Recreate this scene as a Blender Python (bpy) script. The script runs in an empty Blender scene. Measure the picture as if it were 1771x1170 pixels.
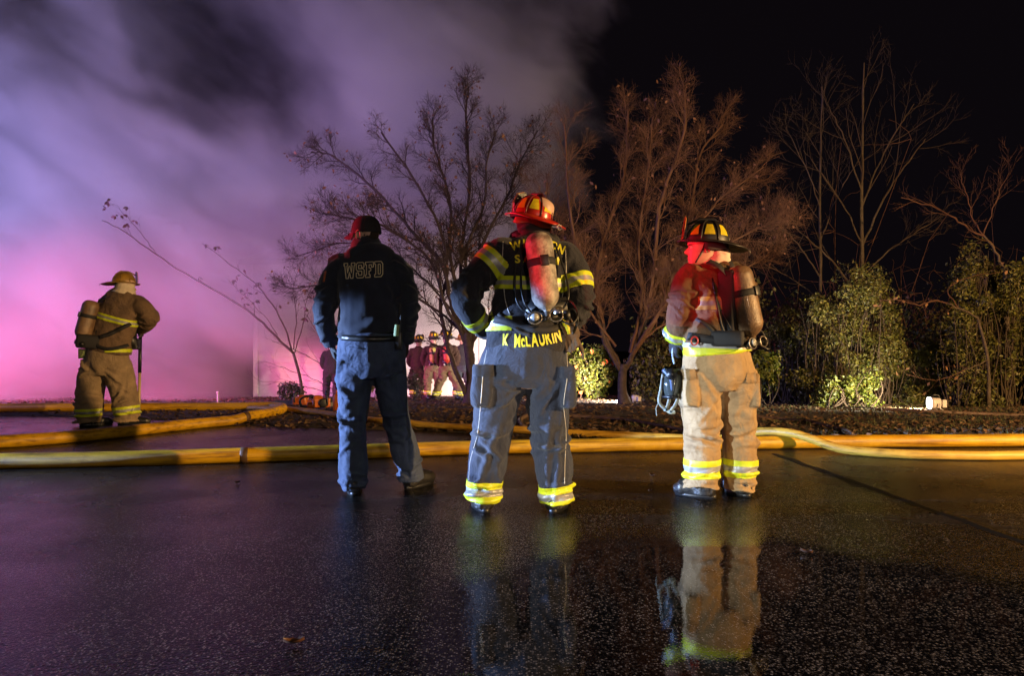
import bpy, bmesh, math, random
import numpy as np
from mathutils import Vector, Matrix, noise
from mathutils.bvhtree import BVHTree

S = bpy.context.scene
COL = S.collection
R = math.radians
V = Vector
rng = random.Random(7)

# ------------------------------------------------------------ camera
FPX, HOR, CAMZ = 1181.0, 595.0, 1.0          # focal length in photo pixels, horizon row, eye height
cd = bpy.data.cameras.new('camera'); cam = bpy.data.objects.new('camera', cd); COL.objects.link(cam)
cd.sensor_width = 36.0; cd.lens = 36.0 * FPX / 1771.0
cd.shift_y = (HOR - 585.0) / 1771.0
cd.clip_start = 0.05; cd.clip_end = 500
cam.location = (0, 0, CAMZ); cam.rotation_euler = (R(90), 0, 0)
S.camera = cam

# ------------------------------------------------------------ world: night sky
wd = bpy.data.worlds.new('World'); S.world = wd; wd.use_nodes = True
wn = wd.node_tree.nodes; wl = wd.node_tree.links
bg = wn['Background']
sky = wn.new('ShaderNodeTexSky'); sky.sky_type = 'NISHITA'; sky.sun_disc = False
sky.sun_elevation = R(-6.0); sky.sun_rotation = R(200)
mixs = wn.new('ShaderNodeMix'); mixs.data_type = 'RGBA'; mixs.inputs['Factor'].default_value = 0.5
mixs.inputs[7].default_value = (0.056, 0.040, 0.058, 1)
wl.new(sky.outputs[0], mixs.inputs[6]); wl.new(mixs.outputs[2], bg.inputs[0])
bg.inputs[1].default_value = 0.11

# ------------------------------------------------------------ lamps of the fire engines, scene lights and added fills
def lamp(name, kind, loc, target, power, color, size=0.08, cone=60, blend=0.3):
    d = bpy.data.lights.new(name, kind); d.energy = power; d.color = color
    d.shadow_soft_size = size
    if kind == 'SPOT': d.spot_size = R(cone); d.spot_blend = blend
    o = bpy.data.objects.new(name, d); COL.objects.link(o); o.location = loc
    o.rotation_euler = (V(target) - V(loc)).to_track_quat('-Z', 'Y').to_euler()
    return o
# engine parked out of frame to the left: cool blue side lamp, red beacon, white and red warning lamps, beacons facing the house; then two added fills
lamp('engine_blue_side_lamp', 'SPOT', (-14.0, 3.8, 1.1), (-9.0, 3.98, 0.04), 47000, (0.37, 0.55, 1.0), 0.06, 26, 0.08)
lamp('engine_white_lamp', 'SPOT', (-6.2, 0.1, 0.95), (1.20, 4.42, 0.52), 3400, (0.86, 0.97, 1.0), 0.04, 8.4, 0.12)
lamp('engine_red_beacon', 'SPOT', (-7.5, 6.8, 2.2), (-2.72, 5.33, 3.47), 5200, (1.0, 0.015, 0.05), 0.05, 40, 0.10)
lamp('engine_red_side_lamp', 'SPOT', (-5.6, -1.4, 1.8), (1.06, 4.35, 1.40), 4200, (1.0, 0.012, 0.03), 0.04, 4.2, 0.35)
lamp('engine_pink_beacon', 'SPOT', (-18.0, 8.2, 1.2), (-5.5, 18.0, -1.0), 30000, (1.0, 0.09, 0.27), 0.15, 48, 1.0)
lamp('engine_blue_beacon', 'SPOT', (-19.0, 8.5, 4.5), (-8.0, 18.0, 4.0), 20000, (0.42, 0.37, 1.0), 0.15, 90, 1.0)
lamp('violet_smoke_fill', 'SPOT', (-10.0, 1.0, 3.2), (-6.2, 17.0, 4.2), 9500, (0.85, 0.36, 0.86), 0.15, 50, 1.0)  # unseen fill, added to brighten the smoke from the front
lamp('red_wall_fill', 'SPOT', (-6.9, 2.0, 1.2), (-5.9, 19.0, 0.35), 11000, (1.0, 0.09, 0.22), 0.10, 8.8, 0.9)  # unseen narrow spot, added to redden the house wall
# second engine out of frame to the right and behind: warm flood lamp and head lamp
lamp('engine_flood_lamp', 'SPOT', (10.0, 0.3, 2.4), (4.0, 9.5, 1.8), 8500, (1.0, 0.60, 0.24), 0.08, 140, 0.4)
lamp('rear_head_lamp', 'SPOT', (1.2, -7.0, 0.8), (0.75, 4.4, -0.85), 1400, (1.0, 0.80, 0.62), 0.06, 20, 0.25)

lamp('rear_fill_lamp', 'SPOT', (2.5, -9.0, 3.2), (-0.3, 5.0, 1.2), 900, (1.0, 0.80, 0.62), 0.2, 60, 0.6)  # weak warm fill with no fixture, added to lift dark backs and lettering

S.view_settings.view_transform = 'Standard'; S.view_settings.look = 'None'
S.view_settings.exposure = 0.0; S.view_settings.gamma = 1.0
cy = S.cycles
cy.use_denoising = True
cy.max_bounces = 5; cy.diffuse_bounces = 2; cy.glossy_bounces = 3; cy.transmission_bounces = 4
cy.volume_bounces = 0; cy.transparent_max_bounces = 8
cy.volume_step_rate = 1.0; cy.volume_max_steps = 64
cy.caustics_reflective = False; cy.caustics_refractive = False
cy.sample_clamp_indirect = 3.0

# ------------------------------------------------------------ helpers
def W(px, py, Y):                              # a photo pixel at a distance Y -> point in the place
    return V(((px - 885.5) * Y / FPX, Y, CAMZ + (HOR - py) * Y / FPX))

MATS = {}
def mat(name, col=(0.5, 0.5, 0.5), rough=0.7, metal=0.0, noise_amt=0.0, noise_scale=8.0, bump=0.0, bump_scale=200.0,
        col2=None, spec=0.5, sheen=0.0, island=None, coat=0.0, trans=0.0, rough_var=0.0, weave=0.0, weave_scale=400.0):
    if name in MATS: return MATS[name]
    m = bpy.data.materials.new(name); m.use_nodes = True; MATS[name] = m
    n = m.node_tree.nodes; l = m.node_tree.links; b = n['Principled BSDF']
    b.inputs['Base Color'].default_value = (*col, 1); b.inputs['Roughness'].default_value = rough
    b.inputs['Metallic'].default_value = metal
    b.inputs['Specular IOR Level'].default_value = spec
    b.inputs['Sheen Weight'].default_value = sheen
    b.inputs['Coat Weight'].default_value = coat
    b.inputs['Transmission Weight'].default_value = trans
    tc = n.new('ShaderNodeTexCoord')
    base = None
    if noise_amt or col2:
        t = n.new('ShaderNodeTexNoise'); t.inputs['Scale'].default_value = noise_scale; t.inputs['Detail'].default_value = 5
        t.inputs['Roughness'].default_value = 0.62
        l.new(tc.outputs['Object'], t.inputs['Vector'])
        rp = n.new('ShaderNodeValToRGB'); rp.color_ramp.elements[0].position = 0.36; rp.color_ramp.elements[1].position = 0.66
        c2 = col2 if col2 else tuple(c * (1 - noise_amt) for c in col)
        rp.color_ramp.elements[0].color = (*c2, 1); rp.color_ramp.elements[1].color = (*col, 1)
        l.new(t.outputs['Fac'], rp.inputs['Fac']); base = rp.outputs['Color']
        if rough_var:
            mr = n.new('ShaderNodeMapRange'); mr.inputs['To Min'].default_value = rough - rough_var; mr.inputs['To Max'].default_value = rough + rough_var
            l.new(t.outputs['Fac'], mr.inputs['Value']); l.new(mr.outputs[0], b.inputs['Roughness'])
    if island:
        g = n.new('ShaderNodeNewGeometry'); rp = n.new('ShaderNodeValToRGB'); cr = rp.color_ramp
        for i, c in enumerate(island):
            p = i / (len(island) - 1)
            if i == 0: e = cr.elements[0]; e.position = 0
            elif i == len(island) - 1: e = cr.elements[-1]; e.position = 1
            else: e = cr.elements.new(p)
            e.color = (*c, 1)
        l.new(g.outputs['Random Per Island'], rp.inputs['Fac']); base = rp.outputs['Color']
    if base is not None: l.new(base, b.inputs['Base Color'])
    h = None
    if bump:
        t = n.new('ShaderNodeTexNoise'); t.inputs['Scale'].default_value = bump_scale; t.inputs['Detail'].default_value = 3
        l.new(tc.outputs['Object'], t.inputs['Vector'])
        bp = n.new('ShaderNodeBump'); bp.inputs['Strength'].default_value = bump; bp.inputs['Distance'].default_value = 0.01
        l.new(t.outputs['Fac'], bp.inputs['Height']); h = bp
    if weave:
        wz = n.new('ShaderNodeTexNoise'); wz.inputs['Scale'].default_value = 11; wz.inputs['Detail'].default_value = 5; wz.inputs['Roughness'].default_value = .55; wz.inputs['Distortion'].default_value = 1.6
        l.new(tc.outputs['Object'], wz.inputs['Vector'])
        bq = n.new('ShaderNodeBump'); bq.inputs['Strength'].default_value = .55; bq.inputs['Distance'].default_value = .03
        l.new(wz.outputs['Fac'], bq.inputs['Height'])
        if h: l.new(h.outputs[0], bq.inputs['Normal'])
        h = bq
        w1 = n.new('ShaderNodeTexWave'); w1.inputs['Scale'].default_value = weave_scale; w1.bands_direction = 'Z'
        w1.inputs['Distortion'].default_value = 1.5
        l.new(tc.outputs['Object'], w1.inputs['Vector'])
        bp = n.new('ShaderNodeBump'); bp.inputs['Strength'].default_value = weave; bp.inputs['Distance'].default_value = 0.004
        l.new(w1.outputs['Fac'], bp.inputs['Height'])
        if h: l.new(h.outputs[0], bp.inputs['Normal'])
        h = bp
    if h: l.new(h.outputs[0], b.inputs['Normal'])
    return m

def tag(o, label=None, cat=None, group=None, kind=None):
    if label: o['label'] = label
    if cat: o['category'] = cat
    if group: o['group'] = group
    if kind: o['kind'] = kind
    return o

def empty(name, loc=(0, 0, 0), rz=0.0):
    o = bpy.data.objects.new(name, None); COL.objects.link(o); o.location = loc; o.rotation_euler = (0, 0, rz)
    o.empty_display_size = 0.1
    return o

def link(name, me, mats, parent=None, loc=None):
    o = bpy.data.objects.new(name, me); COL.objects.link(o)
    if mats is not None:
        for m in (mats if isinstance(mats, (list, tuple)) else [mats]):
            me.materials.append(m)
    if parent: o.parent = parent
    if loc is not None: o.location = loc
    return o

def catmull(pts, n):
    """pts: list of tuples of floats of equal length; n samples per span."""
    P = np.array(pts, float)
    if len(P) < 3:
        t = np.linspace(0, 1, n * (len(P) - 1) + 1)[:, None]
        return P[0] * (1 - t) + P[-1] * t
    Q = np.vstack([2 * P[0] - P[1], P, 2 * P[-1] - P[-2]])
    out = []
    for i in range(1, len(Q) - 2):
        for k in range(n):
            t = k / n
            out.append(0.5 * ((2 * Q[i]) + (Q[i + 1] - Q[i - 1]) * t + (2 * Q[i - 1] - 5 * Q[i] + 4 * Q[i + 1] - Q[i + 2]) * t * t
                              + (3 * Q[i] - Q[i - 1] - 3 * Q[i + 1] + Q[i + 2]) * t ** 3))
    out.append(P[-1])
    return np.array(out)

class MB:
    """collects shapes; build() makes ONE mesh object"""
    def __init__(s): s.v = []; s.f = []; s.m = []; s.cur = 0
    def add(s, vs, fs, mi=None):
        o = len(s.v); s.v.extend([tuple(p) for p in vs])
        for f in fs:
            s.f.append([i + o for i in f]); s.m.append(s.cur if mi is None else mi)
    def tube(s, pts, rad, n=8, side=None, ry=None, cap=True, mi=None, power=2.0):
        P = [V(p) for p in pts]; k = len(P)
        rad = [rad] * k if isinstance(rad, (int, float)) else list(rad)
        ry = rad if ry is None else ([ry] * k if isinstance(ry, (int, float)) else list(ry))
        vs = []; a = None
        for i, p in enumerate(P):
            t = (P[min(i + 1, k - 1)] - P[max(i - 1, 0)])
            if t.length < 1e-9: t = V((0, 0, 1))
            t.normalize()
            if side is not None: a = V(side)
            elif a is None:
                a = V((1, 0, 0)) if abs(t.x) < 0.8 else V((0, 1, 0))
            a = (a - t * a.dot(t)).normalized(); b = t.cross(a)
            for j in range(n):
                q = 2 * math.pi * j / n; c, d = math.cos(q), math.sin(q)
                if power != 2.0:
                    c = math.copysign(abs(c) ** (2 / power), c); d = math.copysign(abs(d) ** (2 / power), d)
                vs.append(p + a * (rad[i] * c) + b * (ry[i] * d))
        fs = []
        for i in range(k - 1):
            for j in range(n):
                j2 = (j + 1) % n
                fs.append((i * n + j, i * n + j2, (i + 1) * n + j2, (i + 1) * n + j))
        if cap:
            fs.append(tuple(range(n - 1, -1, -1))); fs.append(tuple((k - 1) * n + j for j in range(n)))
        s.add(vs, fs, mi)
    def box(s, c, sz, rot=None, mi=None):
        M = (rot.to_matrix() if hasattr(rot, 'to_matrix') else rot) if rot is not None else Matrix.Identity(3)
        c = V(c); vs = []
        for x in (-1, 1):
            for y in (-1, 1):
                for z in (-1, 1): vs.append(c + M @ V((x * sz[0] / 2, y * sz[1] / 2, z * sz[2] / 2)))
        s.add(vs, [(0, 1, 3, 2), (4, 6, 7, 5), (0, 4, 5, 1), (2, 3, 7, 6), (0, 2, 6, 4), (1, 5, 7, 3)], mi)
    def lathe(s, prof, n=24, M=Matrix.Identity(4), mi=None, sx=1.0, sy=1.0):
        vs = []; fs = []
        for r, z in prof:
            for j in range(n):
                q = 2 * math.pi * j / n
                vs.append(M @ V((r * math.cos(q) * sx, r * math.sin(q) * sy, z)))
        for i in range(len(prof) - 1):
            for j in range(n):
                fs.append((i * n + j, i * n + (j + 1) % n, (i + 1) * n + (j + 1) % n, (i + 1) * n + j))
        fs.append(tuple(range(n - 1, -1, -1))); fs.append(tuple((len(prof) - 1) * n + j for j in range(n)))
        s.add(vs, fs, mi)
    def ball(s, c, r, n=12, mi=None, M=None):
        r = (r, r, r) if isinstance(r, (int, float)) else r
        T = Matrix.Translation(c) @ (M.to_4x4() if M is not None else Matrix.Identity(4)) @ Matrix.Diagonal((*r, 1))
        s.lathe([(max(0.02, math.sin(math.pi * i / n)), -math.cos(math.pi * i / n)) for i in range(n + 1)], n * 2, T, mi)
    def mesh(s, name='m', smooth=True):
        me = bpy.data.meshes.new(name); me.from_pydata(s.v, [], s.f); me.update()
        if len(s.f):
            me.polygons.foreach_set('material_index', s.m)
            me.polygons.foreach_set('use_smooth', [smooth] * len(me.polygons))
        return me
    def build(s, name, mats, parent=None, smooth=True, bevel=0.0, loc=None):
        o = link(name, s.mesh(name, smooth), mats, parent, loc)
        if bevel:
            b = o.modifiers.new('bevel', 'BEVEL'); b.width = bevel; b.segments = 2; b.limit_method = 'ANGLE'
        return o

def ease(a, b, x):
    t = min(1.0, max(0.0, (x - a) / (b - a))); return t * t * (3 - 2 * t)
# ============================================================ SETTING
EDGE = [(-60, 10.4), (-12, 9.8), (-7.1, 9.45), (-4.4, 8.9), (-2.6, 8.1), (-1.2, 7.9), (0.1, 7.38), (1.9, 7.12), (5.5, 7.32), (12, 7.6), (60, 8.2)]
def edge_y(x):
    for (x0, y0), (x1, y1) in zip(EDGE, EDGE[1:]):
        if x <= x1:
            t = ease(x0, x1, x); return y0 + (y1 - y0) * t
    return EDGE[-1][1]
def ground_z(x, y):
    e = edge_y(x); d = y - e
    if d <= 0: return 0.0
    z = 0.035 * ease(0, 0.25, d)
    if y > 9.6: z -= 0.055 * (min(y, 26) - 9.6)
    z += 0.05 * noise.noise((x * 0.45, y * 0.45, 3.1)) * ease(0.3, 2.0, d) + 0.012 * noise.noise((x * 2.3, y * 2.3, 7.7)) * ease(0.0, 0.5, d)
    return z
def GP(px, py):                                # photo pixel -> point on the ground
    Y = 3.0
    while Y < 60:
        p = W(px, py, Y)
        if p.z <= ground_z(p.x, p.y): return V((p.x, p.y, ground_z(p.x, p.y)))
        Y += 0.02
    return W(px, py, 60)

def asphalt():
    m = bpy.data.materials.new('wet_asphalt'); m.use_nodes = True
    n = m.node_tree.nodes; l = m.node_tree.links; b = n['Principled BSDF']
    tc = n.new('ShaderNodeTexCoord')
    def nz(scale, det=3.0, rgh=0.55):
        t = n.new('ShaderNodeTexNoise'); t.inputs['Scale'].default_value = scale; t.inputs['Detail'].default_value = det
        t.inputs['Roughness'].default_value = rgh
        l.new(tc.outputs['Object'], t.inputs['Vector']); return t.outputs['Fac']
    def ramp(src, p0, c0, p1, c1):
        r = n.new('ShaderNodeValToRGB'); r.color_ramp.elements[0].position = p0; r.color_ramp.elements[1].position = p1
        r.color_ramp.elements[0].color = (*c0, 1) if isinstance(c0, tuple) else (c0, c0, c0, 1)
        r.color_ramp.elements[1].color = (*c1, 1) if isinstance(c1, tuple) else (c1, c1, c1, 1)
        l.new(src, r.inputs['Fac']); return r.outputs['Color']
    vo = n.new('ShaderNodeTexVoronoi'); vo.inputs['Scale'].default_value = 130; l.new(tc.outputs['Object'], vo.inputs['Vector'])
    sep = n.new('ShaderNodeSeparateColor'); l.new(vo.outputs['Color'], sep.inputs[0])
    stone = ramp(sep.outputs[0], 0.62, (0.0065, 0.0058, 0.0055), 0.99, (0.18, 0.155, 0.13))
    body = ramp(vo.outputs['Distance'], 0.25, 1.0, 0.55, 0.22)
    mx = n.new('ShaderNodeMix'); mx.data_type = 'RGBA'; mx.blend_type = 'MULTIPLY'; mx.inputs['Factor'].default_value = 1
    l.new(stone, mx.inputs[6]); l.new(body, mx.inputs[7])
    patch = ramp(nz(1.1, 7, .7), 0.35, 0.45, 0.68, 1.3)
    mx2 = n.new('ShaderNodeMix'); mx2.data_type = 'RGBA'; mx2.blend_type = 'MULTIPLY'; mx2.inputs['Factor'].default_value = 1
    l.new(mx.outputs[2], mx2.inputs[6]); l.new(patch, mx2.inputs[7]); l.new(mx2.outputs[2], b.inputs['Base Color'])
    # standing water film: pools where the broad noise is low, and near the bottom of the crown
    sx = n.new('ShaderNodeSeparateXYZ'); l.new(tc.outputs['Object'], sx.inputs[0])
    mr = n.new('ShaderNodeMapRange'); mr.inputs['From Min'].default_value = 4.6; mr.inputs['From Max'].default_value = 2.0
    l.new(sx.outputs['Y'], mr.inputs['Value'])
    # a shallow puddle to the right of the middle
    pd = n.new('ShaderNodeVectorMath'); pd.operation = 'DISTANCE'; l.new(tc.outputs['Object'], pd.inputs[0]); pd.inputs[1].default_value = (0.92, 2.35, 0)
    pm = n.new('ShaderNodeMapRange'); pm.interpolation_type = 'SMOOTHSTEP'; pm.inputs['From Min'].default_value = 1.6; pm.inputs['From Max'].default_value = 0.4; pm.inputs['To Max'].default_value = 1.5
    l.new(pd.outputs['Value'], pm.inputs['Value'])
    ml = n.new('ShaderNodeMath'); ml.operation = 'MULTIPLY_ADD'; l.new(mr.outputs[0], ml.inputs[0]); ml.inputs[1].default_value = 0.20; l.new(pm.outputs[0], ml.inputs[2])
    ad = n.new('ShaderNodeMath'); ad.operation = 'MULTIPLY_ADD'; l.new(nz(1.7, 6), ad.inputs[0]); ad.inputs[1].default_value = 0.95
    l.new(ml.outputs[0], ad.inputs[2])
    film = n.new('ShaderNodeMapRange'); film.inputs['From Min'].default_value = 0.35; film.inputs['From Max'].default_value = 1.35
    l.new(ad.outputs[0], film.inputs['Value'])
    rg = n.new('ShaderNodeMapRange'); rg.inputs['To Min'].default_value = 0.30; rg.inputs['To Max'].default_value = 0.015
    l.new(film.outputs[0], rg.inputs['Value']); l.new(rg.outputs[0], b.inputs['Roughness'])
    bs = n.new('ShaderNodeMapRange'); bs.inputs['To Min'].default_value = 0.5; bs.inputs['To Max'].default_value = 0.012
    l.new(film.outputs[0], bs.inputs['Value'])
    h = n.new('ShaderNodeMath'); h.operation = 'MULTIPLY_ADD'; l.new(vo.outputs['Distance'], h.inputs[0]); h.inputs[1].default_value = -0.5
    l.new(nz(60, 3), h.inputs[2])
    bp = n.new('ShaderNodeBump'); bp.inputs['Distance'].default_value = 0.007; l.new(bs.outputs[0], bp.inputs['Strength'])
    l.new(h.outputs[0], bp.inputs['Height']); l.new(bp.outputs[0], b.inputs['Normal'])
    sl = n.new('ShaderNodeMapRange'); sl.inputs['To Min'].default_value = 0.07; sl.inputs['To Max'].default_value = 0.36
    l.new(film.outputs[0], sl.inputs['Value']); l.new(sl.outputs[0], b.inputs['Specular IOR Level'])
    return m

# road: one sheet with a curved far edge, crowned very slightly by noise
xs = [-60, -40, -25] + [x * 0.5 for x in range(-34, 35)] + [25, 40, 60]
mb = MB(); vs = []; fs = []
ts = [0, 0.25, 0.5, 0.7, 0.85, 0.95, 1.0]
for x in xs:
    e = edge_y(x)
    for t in ts: vs.append((x, -18 + (e + 18) * t, 0.0))
k = len(ts)
for i in range(len(xs) - 1):
    for j in range(k - 1): fs.append((i * k + j, (i + 1) * k + j, (i + 1) * k + j + 1, i * k + j + 1))
mb.add(vs, fs); road = mb.build('road', asphalt()); tag(road, kind='structure', label='wet dark asphalt road in the foreground', cat='road')

# yard: leaf-strewn slope falling away from the road edge
def yard_mat():
    m = mat('yard_soil', (0.055, 0.036, 0.020), 0.95, noise_scale=3.0, col2=(0.024, 0.016, 0.010), bump=0.8, bump_scale=45)
    return m
offs = [-30, -0.4, -0.02, 0.04, 0.12, 0.25] + [0.25 + 0.3 * i for i in range(1, 60)] + [22, 28, 40, 60, 100, 160]
xs2 = [-120, -80, -50, -35, -25] + [x * 0.4 for x in range(-50, 51)] + [25, 35, 50, 80, 120]
mb = MB(); vs = []; fs = []; k = len(offs)
for x in xs2:
    e = edge_y(x)
    for o in offs:
        y = e + o
        vs.append((x, y, -0.05 if o < 0 else ground_z(x, y)))
for i in range(len(xs2) - 1):
    for j in range(k - 1): fs.append((i * k + j, (i + 1) * k + j, (i + 1) * k + j + 1, i * k + j + 1))
mb.add(vs, fs); yard = mb.build('ground', yard_mat()); tag(yard, kind='structure', label='dark leaf strewn yard sloping away behind the road', cat='ground')

# tar seam in the road surface at the right
mb = MB(); vs = []; fs = []
sp = catmull([(2.38, 6.2), (2.42, 5.6), (2.47, 4.9), (2.50, 4.2), (2.56, 3.4), (2.60, 2.2)], 8)
for i, (x, y) in enumerate(sp):
    w = 0.028 + 0.012 * noise.noise((x * 3, y * 5, 0)); dx = 0.02 * noise.noise((0, y * 4, 5))
    vs += [(x - w + dx, y, 0.004), (x + w + dx, y, 0.004)]
for i in range(len(sp) - 1): fs.append((2 * i, 2 * i + 1, 2 * i + 3, 2 * i + 2))
mb.add(vs, fs); o = mb.build('tar_seam', mat('tar', (0.004, 0.004, 0.0045), 0.6, spec=.15, bump=0.3, bump_scale=60), road)

# ------------------------------------------------------------ fallen leaves and grass (nobody could count them)
def leaf_litter():
    mb = MB(); r = random.Random(11)
    for i in range(17000):
        while True:
            Y = 7.0 + 11.5 * (r.random() ** 1.7); x = (r.uniform(-60, 1850) - 885.5) * Y / FPX
            d = Y - edge_y(x)
            if d > -0.1 and (r.random() < 0.9 or d > 0.1): break
        z = ground_z(x, Y) + 0.006 + r.random() * 0.02
        a = r.uniform(0, 6.3); s = r.uniform(0.018, 0.048); w = s * r.uniform(0.4, 0.75); c, q = math.cos(a), math.sin(a)
        t1, t2, cu = r.uniform(-.5, .5), r.uniform(-.5, .5), r.uniform(0.1, 0.7) * w
        P = []
        for u, v, k in ((-s, 0, 0), (-.2 * s, w, cu), (s, 0, 0), (-.2 * s, -w, cu)):
            P.append((x + u * c - v * q, Y + u * q + v * c, z + k + t1 * u + t2 * v))
        mb.add(P, [(0, 1, 2), (0, 2, 3)])
    o = mb.build('leaf_litter', mat('dead_leaf', rough=0.75, island=[(0.035, 0.018, 0.010), (0.10, 0.05, 0.022), (0.16, 0.085, 0.04), (0.05, 0.025, 0.014), (0.22, 0.14, 0.075)]), smooth=False)
    tag(o, 'brown fallen leaves strewn over the sloping yard', 'leaves', kind='stuff')
leaf_litter()
def grass():
    mb = MB(); r = random.Random(12)
    for i in range(9000):
        Y = 7.25 + 4.2 * r.random() ** 1.3; x = r.uniform(1.2, 9.5)
        if Y - edge_y(x) < 0.06: continue
        if noise.noise((x * 0.9, Y * 1.6, 2)) < -0.18 * (x - 1.2) + 0.3: continue
        z = ground_z(x, Y)
        a = r.uniform(0, 6.3); h = r.uniform(0.02, 0.07); w = 0.004; l = r.uniform(0.2, 0.9) * h
        P = [(x - w * math.sin(a), Y + w * math.cos(a), z), (x + w * math.sin(a), Y - w * math.cos(a), z), (x + l * math.cos(a), Y + l * math.sin(a), z + h)]
        mb.add(P, [(0, 1, 2)])
    o = mb.build('grass', mat('grass_blade', rough=0.7, island=[(0.03, 0.05, 0.012), (0.06, 0.075, 0.02), (0.12, 0.10, 0.04)]), smooth=False)
    tag(o, 'short patchy grass growing at the right road edge', 'grass', kind='stuff')
grass()

# ------------------------------------------------------------ house behind the smoke
HY = 19.0
def house():
    x0, x1, zb, zt = W(445, 0, HY).x, W(880, 0, HY).x, -0.72, 3.2
    root = empty('house', ((x0 + x1) / 2, HY, zb))
    c = root.location
    white = mat('siding_paint', (0.72, 0.71, 0.68), 0.55, noise_amt=0.10, noise_scale=2.5)
    m = MB(); m.box((0, 3.05, (zt - zb) / 2), (x1 - x0 - 0.1, 6.0, zt - zb)); m.build('wall', mat('house_sheathing', (0.5, 0.5, 0.48), 0.8, noise_amt=.1), root, smooth=False)
    # lap siding, every board its own part
    door = (W(833, 0, HY).x - c.x, W(862, 0, HY).x - c.x)
    hb = 0.17; n = int((zt - zb) / hb)
    for i in range(n):
        z = i * hb
        for (a, b) in ((x0 - c.x, door[0] - 0.06), (door[1] + 0.06, x1 - c.x)):
            m = MB()
            vs = [(a, -0.004, z + hb + 0.01), (b, -0.004, z + hb + 0.01), (b, -0.050, z), (a, -0.050, z), (a, 0.02, z), (b, 0.02, z)]
            m.add(vs, [(0, 3, 2, 1), (3, 4, 5, 2), (0, 4, 3), (1, 2, 5)])
            m.build('siding_board', white, root, smooth=False)
    trim = mat('trim_paint', (0.8, 0.8, 0.78), 0.5, noise_amt=.06)
    m = MB(); m.box((x0 - c.x - 0.02, -0.04, (zt - zb) / 2), (0.13, 0.10, zt - zb)); m.build('corner_trim', trim, root, smooth=False, bevel=.006)
    m = MB(); m.box((x1 - c.x + 0.02, -0.03, (zt - zb) / 2), (0.13, 0.10, zt - zb)); m.build('corner_trim', trim, root, smooth=False, bevel=.006)
    # brick foundation band at the left
    d = MB(); w = door[1] - door[0]; xm = sum(door) / 2
    d.box((xm, -0.008, 1.05), (w, 0.04, 2.1)); dr = d.build('door', trim, root, smooth=False)
    for k, (zz, hh) in enumerate(((0.5, 0.7), (1.45, 0.9))):
        p = MB(); p.box((xm, -0.034, zz), (w * 0.62, 0.016, hh)); p.build('door_panel', trim, dr, smooth=False, bevel=.01)
    for s in (0, 1):
        p = MB(); p.box((door[s] + (-0.03 if s == 0 else 0.03), -0.045, 1.1), (0.06, 0.07, 2.2)); p.build('door_frame', trim, dr, smooth=False, bevel=.004)
    # gable roof with overhang, lost in the smoke
    m = MB(); a, b = x0 - c.x - 0.35, x1 - c.x + 0.35; h = zt - zb
    m.add([(a, -0.45, h - 0.05), (b, -0.45, h - 0.05), (b, 3.0, h + .8), (a, 3.0, h + .8), (a, -0.45, h + 0.08), (b, -0.45, h + 0.08), (b, 3.0, h + .95), (a, 3.0, h + .95),
           (a, 6.5, h - 0.05), (b, 6.5, h - 0.05), (a, 6.5, h + .08), (b, 6.5, h + .08)],
          [(0, 1, 2, 3), (4, 7, 6, 5), (0, 4, 5, 1), (0, 3, 7, 4), (1, 5, 6, 2), (3, 2, 9, 8), (7, 10, 11, 6), (8, 9, 11, 10), (3, 8, 10, 7), (2, 6, 11, 9)])
    m.build('roof', mat('roof_shingle', (0.05, 0.045, 0.045), 0.9, noise_amt=.4, noise_scale=9, bump=.5, bump_scale=30), root, smooth=False)
    tag(root, 'white lap sided single storey house half hidden by pink smoke', 'house')
house()

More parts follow.
